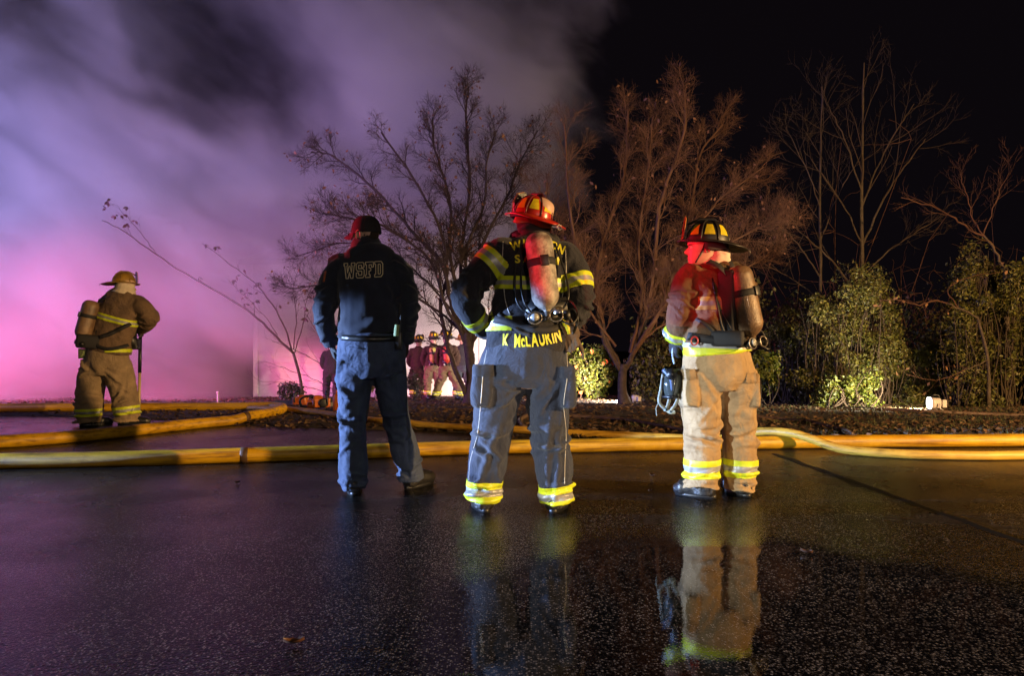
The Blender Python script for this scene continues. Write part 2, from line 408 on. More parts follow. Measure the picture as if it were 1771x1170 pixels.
# ------------------------------------------------------------ smoke
def smoke():
    m = bpy.data.materials.new('smoke_volume'); m.use_nodes = True
    n = m.node_tree.nodes; l = m.node_tree.links; n.remove(n['Principled BSDF'])
    out = n['Material Output']
    pv = n.new('ShaderNodeVolumePrincipled'); pv.inputs['Color'].default_value = (0.82, 0.80, 0.82, 1)
    pv.inputs['Anisotropy'].default_value = 0.0
    l.new(pv.outputs[0], out.inputs['Volume'])
    geo = n.new('ShaderNodeNewGeometry'); sx = n.new('ShaderNodeSeparateXYZ'); l.new(geo.outputs['Position'], sx.inputs[0])
    X, Y, Z = sx.outputs
    def M(op, a, b=None, c=None, clamp=False):
        q = n.new('ShaderNodeMath'); q.operation = op; q.use_clamp = clamp
        for i, x in enumerate((a, b, c)):
            if x is None: continue
            if isinstance(x, (int, float)): q.inputs[i].default_value = x
            else: l.new(x, q.inputs[i])
        return q.outputs[0]
    def sm(x, a, b):
        q = n.new('ShaderNodeMapRange'); q.interpolation_type = 'SMOOTHSTEP'
        q.inputs['From Min'].default_value = a; q.inputs['From Max'].default_value = b
        l.new(x, q.inputs['Value']); return q.outputs[0]
    mp = n.new('ShaderNodeMapping'); mp.inputs['Scale'].default_value = (1.0, 0.7, 1.0); mp.inputs['Rotation'].default_value = (0, R(-35), 0); mp.inputs['Location'].default_value = (-4, 2, 3)
    l.new(geo.outputs['Position'], mp.inputs['Vector'])
    mp2 = n.new('ShaderNodeMapping'); mp2.inputs['Scale'].default_value = (0.55, 1.0, 1.1); l.new(mp.outputs[0], mp2.inputs['Vector'])
    n1 = n.new('ShaderNodeTexNoise'); n1.inputs['Scale'].default_value = 0.26; n1.inputs['Detail'].default_value = 4.0; n1.inputs['Roughness'].default_value = 0.5
    n1.inputs['Distortion'].default_value = 0.35
    l.new(mp2.outputs[0], n1.inputs['Vector'])
    n2 = n.new('ShaderNodeTexNoise'); n2.inputs['Scale'].default_value = 0.95; n2.inputs['Detail'].default_value = 3.0; n2.inputs['Roughness'].default_value = 0.55; n2.inputs['Distortion'].default_value = 0.6
    l.new(mp2.outputs[0], n2.inputs['Vector'])
    nf = M('MULTIPLY_ADD', n2.outputs['Fac'], 0.30, M('MULTIPLY', n1.outputs['Fac'], 0.70)); nc = M('SUBTRACT', nf, 0.5)
    edge = M('MULTIPLY_ADD', Z, 0.30, -0.75)
    edge = M('MULTIPLY_ADD', nc, 9.0, edge)
    right = sm(M('SUBTRACT', edge, X), -0.1, 1.1)
    low_l = sm(M('MULTIPLY_ADD', nc, -2.0, X), -6.0, -8.2)
    up = sm(M('SUBTRACT', M('MULTIPLY_ADD', nc, 3.0, Z), M('MULTIPLY', M('MULTIPLY_ADD', sm(Y, 17.6, 18.4), -1.2, 1.2), M('MULTIPLY_ADD', sm(X, -5.6, -4.0), 0.8, 0.2))), 0.0, 1.8)
    wh = M('MAXIMUM', low_l, up)
    hi = sm(Z, 4.2, 8.2)
    cloud = sm(nf, 0.37, 0.59)
    mixn = n.new('ShaderNodeMix'); mixn.data_type = 'FLOAT'; l.new(hi, mixn.inputs[0]); l.new(sm(nf, 0.30, 0.56), mixn.inputs[2]); l.new(cloud, mixn.inputs[3])
    thin = M('MULTIPLY_ADD', sm(Z, 2.5, 9.0), -0.72, 1.0)
    front = sm(M('MULTIPLY_ADD', nc, 9.0, Y), 13.6, 15.2)
    d = M('MULTIPLY', M('MULTIPLY', right, wh), M('MULTIPLY', mixn.outputs[0], thin))
    d = M('MULTIPLY', M('MULTIPLY', d, front), 0.46)
    l.new(d, pv.inputs['Density'])
    b = MB(); b.box((-10.5, 18.6, 5.5), (29, 10.8, 13.0))
    o = b.build('smoke', m, smooth=False); tag(o, 'thick purple and pink lit smoke billowing from the house', 'smoke', kind='stuff')
smoke()
# ============================================================ HOSES
def hose_mat(name, c, c2):
    m = bpy.data.materials.new(name); m.use_nodes = True
    n = m.node_tree.nodes; l = m.node_tree.links; b = n['Principled BSDF']
    tc = n.new('ShaderNodeTexCoord')
    t = n.new('ShaderNodeTexNoise'); t.inputs['Scale'].default_value = 2.2; t.inputs['Detail'].default_value = 7; t.inputs['Roughness'].default_value = .7
    l.new(tc.outputs['Object'], t.inputs['Vector'])
    rp = n.new('ShaderNodeValToRGB'); e = rp.color_ramp.elements
    e[0].position = .36; e[0].color = (*c2, 1); e[1].position = .6; e[1].color = (*c, 1)
    l.new(t.outputs['Fac'], rp.inputs['Fac']); 
    uv = n.new('ShaderNodeAttribute'); uv.attribute_name = 'arc'
    w = n.new('ShaderNodeTexWave'); w.inputs['Scale'].default_value = 70; w.inputs['Distortion'].default_value = 0.4
    cb = n.new('ShaderNodeCombineXYZ'); l.new(uv.outputs['Fac'], cb.inputs[0]); l.new(cb.outputs[0], w.inputs['Vector'])
    bp = n.new('ShaderNodeBump'); bp.inputs['Strength'].default_value = .22; bp.inputs['Distance'].default_value = .002
    l.new(w.outputs['Fac'], bp.inputs['Height']); l.new(bp.outputs[0], b.inputs['Normal'])
    # dirt streaks along the length
    n2 = n.new('ShaderNodeTexNoise'); n2.inputs['Scale'].default_value = 5
    mp = n.new('ShaderNodeMapping'); mp.inputs['Scale'].default_value = (0.4, 3, 9); l.new(tc.outputs['Object'], mp.inputs[0]); l.new(mp.outputs[0], n2.inputs['Vector'])
    r2 = n.new('ShaderNodeValToRGB'); r2.color_ramp.elements[0].position = .33; r2.color_ramp.elements[0].color = (.38, .33, .28, 1); r2.color_ramp.elements[1].position = .5
    l.new(n2.outputs['Fac'], r2.inputs['Fac'])
    mx = n.new('ShaderNodeMix'); mx.data_type = 'RGBA'; mx.blend_type = 'MULTIPLY'; mx.inputs['Factor'].default_value = .8
    l.new(rp.outputs['Color'], mx.inputs[6]); l.new(r2.outputs['Color'], mx.inputs[7]); l.new(mx.outputs[2], b.inputs['Base Color'])
    b.inputs['Roughness'].default_value = .48
    return m
Y_HOSE = hose_mat('yellow_hose', (0.66, 0.37, 0.008), (0.40, 0.20, 0.006))
T_HOSE = hose_mat('tan_hose', (0.52, 0.42, 0.24), (0.36, 0.27, 0.14))
L_HOSE = hose_mat('lemon_hose', (0.64, 0.36, 0.035), (0.48, 0.26, 0.03))
B_HOSE = hose_mat('brown_hose', (0.16, 0.10, 0.07), (0.10, 0.06, 0.04))

def hose(label, path, r, m, over=None, dark_bands=(), lift=None):
    pts = []
    for q in path:
        Y = FPX * (CAMZ - ground_z(0, 0) * 0) / (q[1] - HOR)
        p = GP(q[0], q[1]); pts.append((p.x, p.y))
    P = catmull(pts, 14)
    pp = []
    for i, (x, y) in enumerate(P):
        z = max(ground_z(x, y), ground_z(x, y + r * .7), ground_z(x, y - r * .7)) + r * 0.98
        if over: z = max(z, over(x, y))
        pp.append((x, y, z))
    A = np.array(pp)
    for _ in range(5): A[1:-1, 2] = np.maximum(A[1:-1, 2], (A[:-2, 2] + A[1:-1, 2] * 2 + A[2:, 2]) / 4)
    root = empty('fire_hose', tuple(A[len(A) // 2] - np.array([0, 0, r])))
    c = np.array(root.location); mb = MB(); mb.tube(A - c, [r * (1 + .02 * noise.noise((i * .2, r, 0))) for i in range(len(A))], 20)
    o = mb.build('jacket', m, root)
    at = o.data.attributes.new('arc', 'FLOAT', 'POINT'); seg = np.r_[0, np.cumsum(np.linalg.norm(np.diff(A, axis=0), axis=1))]
    at.data.foreach_set('value', np.repeat(seg, 20))
    for cx in dark_bands:                       # narrow dark brown bands round the hose
        i = min(range(1, len(A) - 2), key=lambda i: abs(A[i][0] - cx))
        d = V(A[i + 1] - A[i - 1]).normalized(); p = V(A[i] - c)
        k = MB(); k.tube([p - d * .03, p - d * .024, p + d * .024, p + d * .03], [r * 1.0, r * 1.07, r * 1.07, r * 1.0], 20)
        k.build('band', mat('hose_band', (0.10, 0.05, 0.02), .6, noise_amt=.3), root)
    tag(root, label, 'fire hose', 'fire hoses laid along the road edge')
    return A
H1 = hose('thick yellow fire hose running right across the road in front', [(-160, 816), (0, 812), (250, 806), (590, 795), (820, 787), (1180, 780), (1500, 775.5), (1771, 773), (1900, 771)], .0625, Y_HOSE, dark_bands=[W(430, 0, 5.75).x])
def near(H, rr):
    def f(x, y):
        d = np.min(np.hypot(H[:, 0] - x, H[:, 1] - y))
        return 0 if d > .50 else (.122 + rr) * (1 - ease(.05, .50, d))
    return f
H2 = hose('yellow fire hose bending back on itself behind the left person', [(-160, 784), (0, 776), (160, 763), (330, 743), (430, 729), (478, 719.5), (489, 714), (478, 710.8), (440, 710.5), (300, 711.5), (150, 713), (0, 713.5), (-160, 714)], .062, Y_HOSE, dark_bands=[W(368, 0, 7.6).x])
H3 = hose('pale tan fire hose curving from the house to the right foreground', [(312, 704.5), (345, 707), (420, 710.5), (500, 713.5), (560, 721), (640, 733), (720, 741), (850, 749), (1000, 757), (1150, 764), (1290, 772), (1400, 782), (1550, 793.5), (1680, 797), (1771, 796), (1900, 794)], .040, L_HOSE, over=near(H1, .04))
H4 = hose('thin brown hose looping over the leaf bed toward the right', [(905, 745), (900, 730), (925, 722), (1000, 725), (1080, 731), (1140, 741), (1190, 752), (1230, 757)], .028, B_HOSE)
H5 = hose('thin grey brown hose arching across the grass at right', [(1240, 722), (1300, 724), (1380, 731), (1440, 743), (1466, 752), (1474, 757)], .024, B_HOSE)
H6 = hose('thin hose stretched along the far grass by the floodlight', [(1430, 707), (1500, 710), (1560, 712.5), (1620, 716), (1700, 720), (1800, 724)], .024, B_HOSE)

# ============================================================ TREES
BARK = mat('bark', (0.075, 0.048, 0.040), .9, noise_scale=18, col2=(0.03, 0.02, 0.017), bump=.7, bump_scale=50)
BARK2 = mat('pale_bark', (0.12, 0.085, 0.055), .9, noise_scale=18, col2=(0.05, 0.036, 0.025), bump=.6, bump_scale=50)
TWIG = mat('twig', (0.055, 0.032, 0.027), .85)
TWIG2 = mat('pale_twig', (0.105, 0.046, 0.024), .85)
BARK3 = mat('grey_bark', (0.10, 0.072, 0.048), .9, noise_scale=18, col2=(0.045, 0.032, 0.022))
TWIG3 = mat('dim_twig', (0.06, 0.038, 0.025), .9)
BARKD = mat('dark_bark', (0.05, 0.03, 0.026), .9, noise_scale=18, col2=(0.02, 0.013, 0.011), bump=.6, bump_scale=50)
TWIGD = mat('dark_twig', (0.026, 0.014, 0.013), .9)
VINE = mat('vine_stem', (0.06, 0.04, 0.025), .9)

def wiggle(p, d, length, n, r, amp, up=0.0, droop=0.0):
    pts = [V(p)]; d = V(d).normalized(); st = length / n
    for i in range(n):
        d = (d + V((r.gauss(0, amp), r.gauss(0, amp), r.gauss(0, amp))) + V((0, 0, up - droop * i / n))).normalized()
        pts.append(pts[-1] + d * st)
    return pts
def side_dir(t, r, ang):
    a = V((r.gauss(0, 1), r.gauss(0, 1), r.gauss(0, 1))); a = (a - t * a.dot(t)).normalized()
    return t * math.cos(ang) + a * math.sin(ang)
def leafy(mb, p, s, r, hang=0.6):
    d = V((r.gauss(0, .6), r.gauss(0, .6), -hang + r.gauss(0, .4))).normalized(); q = side_dir(d, r, math.pi / 2)
    p = V(p); mb.add([p, p + d * s * .5 + q * s * .28, p + d * s, p + d * s * .5 - q * s * .28], [(0, 1, 2), (0, 2, 3)], 1)

def bare_tree(name, label, limbs, trunk_r, seed, levels, bark, twig, leaf=0.0, leaf_mat=None, start=.25, up=.05, spread=.75, group='bare trees behind the road', taper=.35, ttaper=.65, tw=.42, lsz=(.05, .1)):
    """limbs: list of (points [(x,y,z)...], r0). First limb is the trunk."""
    r = random.Random(seed)
    base = V(limbs[0][0][0]); root = empty(name, base)
    tb = MB(); cb = MB()
    def branch(pts, r0, lev):
        k = len(pts); L = sum((pts[i + 1] - pts[i]).length for i in range(k - 1))
        rad = [r0 * (1 - (1 - taper) * i / (k - 1)) for i in range(k)]
        cb.tube(pts, rad, 6 if lev == 0 else (4 if lev == 1 else 3), cap=False, mi=0)
        if lev >= len(levels): 
            if leaf and r.random() < leaf: [leafy(cb, pts[-1], r.uniform(*lsz), r) for _ in range(1 if lsz[1] < .11 else 3)]
            return
        cnt, lm, ang, am = levels[lev]
        cnt = max(1, int(cnt * r.uniform(.8, 1.2)))
        for c in range(cnt):
            t = start + (1 - start) * ((c + r.random()) / cnt); f = t * (k - 1); i = min(int(f), k - 2); p = pts[i].lerp(pts[i + 1], f - i)
            td = (pts[i + 1] - pts[i]).normalized()
            d = side_dir(td, r, ang * r.uniform(.7, 1.25)); d.y *= spread
            ln = lm * r.uniform(.55, 1.2) * (1.15 - .5 * t)
            branch(wiggle(p, d, ln, 5 if lev < 2 else 3, r, am, up), max(.0045 * tw, rad[i] * tw), lev + 1)
    for j, (pts, r0) in enumerate(limbs):
        P = [V(p) - base for p in catmull(pts, 5)]
        if j == 0:
            rad = [r0 * (1.25 - .5 * min(1, i / 4)) if i < 4 else r0 * (.85 - (.85 - ttaper) * i / len(P)) for i in range(len(P))]
            tb.tube(P, rad, 12); T0 = P
        else:
            Pw = [p + V((r.gauss(0, .008), r.gauss(0, .02), r.gauss(0, .008))) for p in P]; Pw[0] = P[0]
            n = len(Pw); m = max(2, n // 3)
            if min((P[0] - t_).length for t_ in T0) < .16: tb.tube(Pw[:m + 1], [r0 * .82 * (1 - (1 - taper) * i / (n - 1)) for i in range(m + 1)], 8)
            branch(Pw, r0 * .8, 0)
    tb.build('trunk', bark, root); cb.build('crown', [twig, leaf_mat or twig], root, smooth=False)
    tag(root, label, 'tree', group)
    return root
def limb(*q):                                  # (px, py, Y) triples
    return [tuple(W(*p)) for p in q]
DEADL = mat('dry_leaf', (0.16, 0.07, 0.045), .8)
gb = GP(808, 699); TY = gb.y
bare_tree('bare_tree', 'spreading many stemmed bare tree in front of the lit smoke', [
    (limb((812, 702, TY), (815, 660, TY), (812, 620, TY), (806, 575, TY)), .125),
    (limb((808, 690, TY), (790, 645, TY - .1), (775, 600, TY), (762, 530, TY + .1), (774, 473, TY), (759, 391, TY - .2), (712, 305, TY - .3), (660, 230, TY - .3)), .062),
    (limb((806, 600, TY), (778, 520, TY), (763, 455, TY), (710, 398, TY + .3), (650, 330, TY + .5), (575, 270, TY + .6), (538, 263, TY + .6)), .058),
    (limb((806, 585, TY), (770, 530, TY - .2), (744, 451, TY - .4), (662, 391, TY - .6), (613, 380, TY - .8), (556, 368, TY - .8)), .045),
    (limb((806, 590, TY), (790, 500, TY), (778, 436, TY), (778, 346, TY), (752, 260, TY + .2), (748, 205, TY + .2)), .055),
    (limb((810, 590, TY), (800, 500, TY + .1), (797, 436, TY + .2), (812, 323, TY + .4), (806, 200, TY + .4), (811, 150, TY + .4)), .055),
    (limb((812, 600, TY), (815, 500, TY), (805, 436, TY), (838, 353, TY - .3), (842, 280, TY - .3), (858, 225, TY - .3)), .05),
    (limb((814, 610, TY), (828, 520, TY), (830, 436, TY), (876, 342, TY + .2), (900, 280, TY + .3), (930, 225, TY + .3)), .05),
    (limb((806, 580, TY), (760, 540, TY), (700, 505, TY - .2), (630, 480, TY - .3), (560, 492, TY - .3), (500, 500, TY - .3)), .035),
    (limb((806, 570, TY), (750, 500, TY), (690, 450, TY + .2), (600, 420, TY + .3), (510, 445, TY + .3)), .032),
    (limb((812, 600, TY), (850, 540, TY), (880, 470, TY + .1), (930, 400, TY + .2)), .034),
], .13, 3, [(28, .64, .62, .16), (12, .34, .7, .2), (8, .21, .7, .25)], BARKD, TWIGD, leaf=.05, leaf_mat=DEADL, tw=.5)
gb = GP(1080, 699); T2 = gb.y
bare_tree('bare_tree', 'dense twiggy bare tree forking low between two people', [
    (limb((1080, 702, T2), (1076, 670, T2), (1078, 630, T2)), .115),
    (limb((1077, 640, T2), (1050, 590, T2), (1038, 540, T2), (1010, 470, T2 - .2), (985, 360, T2 - .3), (975, 215, T2 - .3)), .06),
    (limb((1072, 640, T2), (1042, 580, T2), (1030, 500, T2 + .1), (1042, 420, T2 + .2), (1080, 300, T2 + .2), (1085, 190, T2 + .2)), .06),
    (limb((1080, 640, T2), (1100, 600, T2), (1112, 550, T2), (1130, 480, T2 - .1), (1140, 360, T2 - .2), (1180, 240, T2 - .2), (1185, 165, T2 - .2)), .07),
    (limb((1085, 635, T2), (1115, 560, T2), (1140, 480, T2 + .3), (1190, 380, T2 + .4), (1210, 270, T2 + .4), (1250, 215, T2 + .4)), .055),
    (limb((1090, 620, T2), (1130, 560, T2), (1180, 440, T2), (1240, 350, T2), (1320, 290, T2)), .045),
    (limb((1090, 620, T2), (1140, 540, T2 - .2), (1220, 450, T2 - .3), (1300, 400, T2 - .3), (1345, 380, T2 - .3)), .04),
    (limb((1065, 600, T2), (1020, 540, T2), (980, 470, T2), (950, 380, T2), (945, 300, T2)), .04),
    (limb((1090, 610, T2), (1110, 520, T2), (1105, 420, T2), (1120, 300, T2), (1130, 200, T2)), .045),
    (limb((1090, 600, T2 + .2), (1150, 560, T2 + .3), (1230, 500, T2 + .5), (1330, 440, T2 + .6)), .035),
    (limb((1060, 590, T2), (1015, 575, T2), (985, 560, T2), (940, 555, T2)), .022),
], .12, 5, [(30, .78, .6, .17), (13, .42, .7, .22), (8, .26, .75, .28)], BARK, TWIG2, leaf=.02, leaf_mat=DEADL, up=.07)
# tall thin trees at the right
def tall(label, x, top, Y, r0, seed, side):
    g = GP(x, 703); 
    P = [(x, 712, Y), (x - 2, 600, Y), (x + 1, 480, Y), (x, 350, Y), (x + 2, 230, Y), (x + 4, top, Y)]
    L = [(limb(*P), r0)]
    for (a, b, dx, dy, rr) in side: L.append((limb((x, a, Y), (x + dx * .35, a + dy * .45, Y - .1), (x + dx * .75, a + dy * .8, Y - .2), (x + dx, a + dy, Y)), rr))
    L.append((limb((x + 1, 480, Y), (x, 350, Y), (x + 2, 230, Y), (x + 4, top, Y)), r0 * .55))
    bare_tree('bare_tree', label, L, r0, seed, [(7, 1.3, .6, .1), (5, .6, .6, .14), (3, .3, .6, .18)], BARK3, TWIG3, up=.06, ttaper=.08)
tall('tallest slender bare tree rising above the vine covered bushes', 1490, 110, 14.0, .075, 21, [(430, 0, 110, -190, .03), (520, 0, -120, -130, .03), (360, 0, 90, -180, .024), (330, 0, -70, -170, .02), (480, 0, 130, -100, .022), (420, 0, -100, -160, .02)])
tall('thinner bare tree just left of the tallest one', 1418, 150, 15.0, .055, 22, [(480, 0, -90, -110, .022), (420, 0, 70, -150, .02), (520, 0, -110, -70, .02), (360, 0, -60, -140, .016)])
g = GP(1740, 704)
bare_tree('bare_tree', 'crooked bare sapling arching over the right hand bush', [
    (limb((1745, 705, 12), (1742, 600, 12), (1738, 460, 12)), .05),
    (limb((1738, 470, 12), (1715, 425, 12), (1670, 390, 12), (1620, 362, 12), (1560, 340, 12)), .028),
    (limb((1720, 430, 12), (1690, 390, 12.2), (1672, 340, 12.2), (1660, 300, 12.2)), .016),
    (limb((1700, 410, 12), (1720, 350, 12), (1745, 300, 12)), .014),
], .05, 31, [(8, .6, .55, .1), (5, .35, .6, .16), (3, .18, .6, .2)], BARK2, TWIG2, taper=.3)
bare_tree('bare_tree', 'low pale branch with dangling dry leaves beside right bush', [
    (limb((1710, 706, 11.4), (1708, 620, 11.4), (1690, 548, 11.4)), .03),
    (limb((1692, 550, 11.4), (1660, 535, 11.4), (1622, 521, 11.4), (1590, 528, 11.4), (1555, 519, 11.4), (1520, 520, 11.4)), .022),
    (limb((1660, 535, 11.4), (1640, 500, 11.5), (1680, 478, 11.5), (1735, 470, 11.5)), .011),
    (limb((1708, 622, 11.4), (1670, 640, 11.2), (1620, 658, 11.2), (1570, 650, 11.2)), .014),
], .03, 33, [(9, .34, .7, .15), (3, .15, .7, .2)], BARK2, TWIG2, leaf=.55, leaf_mat=mat('dangling_leaf', (0.26, 0.13, 0.06), .8), taper=.3)
# leaning sapling in front of the smoke
g = GP(522, 697); LY = g.y
bare_tree('leaning_sapling', 'leaning bare sapling with dangling leaves against pink smoke', [
    (limb((524, 700, LY), (519, 655, LY), (507, 610, LY)), .042),
    (limb((508, 612, LY), (470, 575, LY), (425, 535, LY), (350, 490, LY), (280, 448, LY), (222, 405, LY), (178, 382, LY)), .034),
    (limb((505, 608, LY), (490, 560, LY), (455, 505, LY), (410, 465, LY), (350, 420, LY)), .024),
    (limb((508, 605, LY), (512, 550, LY), (508, 500, LY), (515, 470, LY)), .016),
    (limb((510, 610, LY), (525, 560, LY), (530, 520, LY), (545, 490, LY)), .016),
    (limb((480, 580, LY), (455, 545, LY), (420, 510, LY), (390, 480, LY)), .010),
    (limb((270, 440, LY), (245, 405, LY), (215, 370, LY), (195, 352, LY)), .010),
], .04, 41, [(6, .40, .55, .1), (2, .16, .6, .15)], BARK, TWIG, leaf=.62, leaf_mat=mat('dangling_leaf2', (0.07, 0.03, 0.035), .8), taper=.25, up=.03, lsz=(.07, .13), tw=.5, group='bare trees behind the road')
gb = GP(592, 698); SY = gb.y
bare_tree('bare_shrub', 'low tangle of bare stems beside the pink lit house wall', [
    (limb((592, 702, SY), (591, 690, SY), (590, 680, SY)), .03),
    (limb((590, 682, SY), (585, 640, SY), (560, 590, SY), (530, 545, SY)), .014), (limb((590, 682, SY), (565, 640, SY), (520, 610, SY), (470, 590, SY)), .012),
    (limb((588, 682, SY), (550, 660, SY), (500, 640, SY), (455, 625, SY)), .010), (limb((590, 682, SY), (595, 640, SY), (590, 600, SY), (575, 550, SY)), .013),
    (limb((588, 684, SY), (540, 672, SY), (500, 662, SY), (450, 660, SY)), .009),
], .03, 43, [(7, .5, .5, .1), (4, .25, .6, .15)], BARK, TWIG, taper=.3)

# ============================================================ LEAFY BUSHES
def bush(name, label, lumps, leaf, m, seed, stems=6, blossom=None, group=None, cat='bush'):
    r = random.Random(seed); x = np.mean([c[0].x for c in lumps]); y = np.mean([c[0].y for c in lumps])
    root = empty(name, (x, y, ground_z(x, y))); b = V(root.location)
    mb = MB(); st = MB()
    for (c, rad, cnt) in lumps:
        for i in range(int(cnt * 2.0)):
            d = V((r.gauss(0, 1), r.gauss(0, 1), r.gauss(0, 1))).normalized() * (r.random() ** .38)
            q = 1 + .55 * noise.noise((d.x * 2.1 + seed, d.y * 2.1, d.z * 2.1))
            p = V((c.x + d.x * rad[0] * q, c.y + d.y * rad[1] * q, c.z + d.z * rad[2] * q))
            if noise.noise(p * 2.6) < -.16: continue
            p.z = max(p.z, ground_z(p.x, p.y) + .02); p -= b
            s = leaf * 1.15 * r.uniform(.6, 1.35); nrm = (d + V((r.gauss(0, .7), r.gauss(0, .7), r.gauss(0, .7) + .3))).normalized()
            u = side_dir(nrm, r, math.pi / 2); w = nrm.cross(u)
            mb.add([p - u * s, p + w * s * .5 + nrm * s * .15, p + u * s, p - w * s * .5 + nrm * s * .15], [(0, 1, 2), (0, 2, 3)], 0)
        if blossom:
            for i in range(blossom):
                d = V((r.uniform(-1, 1), r.uniform(-1, .1) - .3, r.uniform(-.7, 1))).normalized(); p = V((c.x + d.x * rad[0] * .95, c.y + d.y * rad[1] * 1.02, c.z + d.z * rad[2] * .9)) - b
                for k in range(6):
                    a = k * 1.047 + r.random(); s = r.uniform(.03, .055); e = V((math.cos(a) * s, -.02, math.sin(a) * s)); f = V((-e.z, 0, e.x)) * .5
                    mb.add([p, p + e * .6 + f, p + e, p + e * .6 - f], [(0, 1, 2), (0, 2, 3)], 1)
        for i in range(stems):
            p0 = V((c.x + r.uniform(-.4, .4) * rad[0], c.y, ground_z(c.x, c.y) - .02)) - b; p1 = V((c.x + r.uniform(-.8, .8) * rad[0], c.y + r.uniform(-.8, .8) * rad[1], c.z + r.uniform(0, .8) * rad[2])) - b
            mid = (p0 + p1) / 2 + V((r.gauss(0, .12), r.gauss(0, .12), 0))
            st.tube(catmull([tuple(p0), tuple(mid), tuple(p1)], 5), [.014 - .001 * k for k in range(11)], 5)
    mb.build('foliage', [m, mat('orange_blossom', (0.75, 0.13, 0.03), .6)], root, smooth=False)
    if stems: st.build('stem', VINE, root)
    tag(root, label, cat, group); return root
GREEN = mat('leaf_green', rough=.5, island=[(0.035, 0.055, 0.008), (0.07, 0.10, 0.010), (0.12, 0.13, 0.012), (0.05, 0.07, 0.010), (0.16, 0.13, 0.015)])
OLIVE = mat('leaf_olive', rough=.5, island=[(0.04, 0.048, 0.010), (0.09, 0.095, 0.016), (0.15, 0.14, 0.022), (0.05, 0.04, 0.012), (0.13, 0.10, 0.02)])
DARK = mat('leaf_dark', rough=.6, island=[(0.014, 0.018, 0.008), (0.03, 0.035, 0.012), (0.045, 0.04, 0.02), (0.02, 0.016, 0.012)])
def lump(px, py, Y, rx, rz, cnt, ry=None): 
    s = Y / FPX; return (W(px, py, Y), (rx * s, (ry or .7 * rx * s), rz * s), cnt)
bush('flowering_bush', 'green bush dotted with orange blossoms behind the dark suited person', [lump(1022, 642, 16.0, 50, 48, 3200)], .035, GREEN, 51, blossom=11, group='bushes along the yard')
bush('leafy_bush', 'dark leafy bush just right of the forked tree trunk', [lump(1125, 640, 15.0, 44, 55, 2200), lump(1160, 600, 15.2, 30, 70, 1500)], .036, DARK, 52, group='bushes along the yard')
bush('leafy_bush', 'small bright green bush beside the black air pack', [lump(1322, 640, 12.4, 27, 36, 1400)], .034, GREEN, 53, group='bushes along the yard')
def column(px0, px1, top, bot, Y, n, r, cnt, seed):
    rr = random.Random(seed); out = []
    for k in range(n):
        t = rr.random(); py = top + (bot - top) * t; w = (px1 - px0) / 2 * (.85 + .35 * t); px = (px0 + px1) / 2 + rr.uniform(-1, 1) * w
        out.append(lump(px, py, Y + rr.uniform(-.4, .5), r * rr.uniform(.5, 1.2), r * rr.uniform(.6, 1.5), cnt))
    return out
bush('vine_thicket', 'tall vine covered thicket around the tallest bare trunk', column(1395, 1555, 480, 690, 12.4, 60, 32, 340, 540), .025, OLIVE, 54, stems=3, group='bushes along the yard')
bush('leafy_bush', 'low bright bush lit hard by the floodlight on grass', column(1425, 1515, 655, 695, 11.0, 12, 20, 200, 541), .026, GREEN, 55, stems=2, group='bushes along the yard')
bush('vine_thicket', 'tall leafy thicket at the right edge of the picture', column(1650, 1800, 440, 690, 12.0, 64, 33, 340, 542), .025, OLIVE, 56, stems=4, group='bushes along the yard')
bush('leafy_bush', 'low dim bush between the two tall thickets', column(1565, 1655, 610, 695, 13.4, 20, 30, 300, 543), .028, OLIVE, 60, stems=2, group='bushes along the yard')
bush('leafy_bush', 'rounded dim bush just left of the tall vine thicket', column(1340, 1400, 560, 695, 13.6, 20, 28, 300, 544), .026, OLIVE, 61, stems=2, group='bushes along the yard')
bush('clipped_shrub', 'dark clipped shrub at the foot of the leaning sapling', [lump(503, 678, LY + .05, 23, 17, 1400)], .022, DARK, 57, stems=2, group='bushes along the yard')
bush('conical_shrub', 'dark green conical shrub between the legs of the cap wearer', [lump(648, 684, 14.6, 26, 14, 900), lump(645, 666, 14.6, 15, 16, 600)], .024, GREEN, 58, stems=2, group='bushes along the yard')
bush('leafy_bush', 'shaded bush behind the cap wearer near the group', [lump(712, 668, 15.5, 20, 26, 800)], .03, DARK, 59, stems=2, group='bushes along the yard')
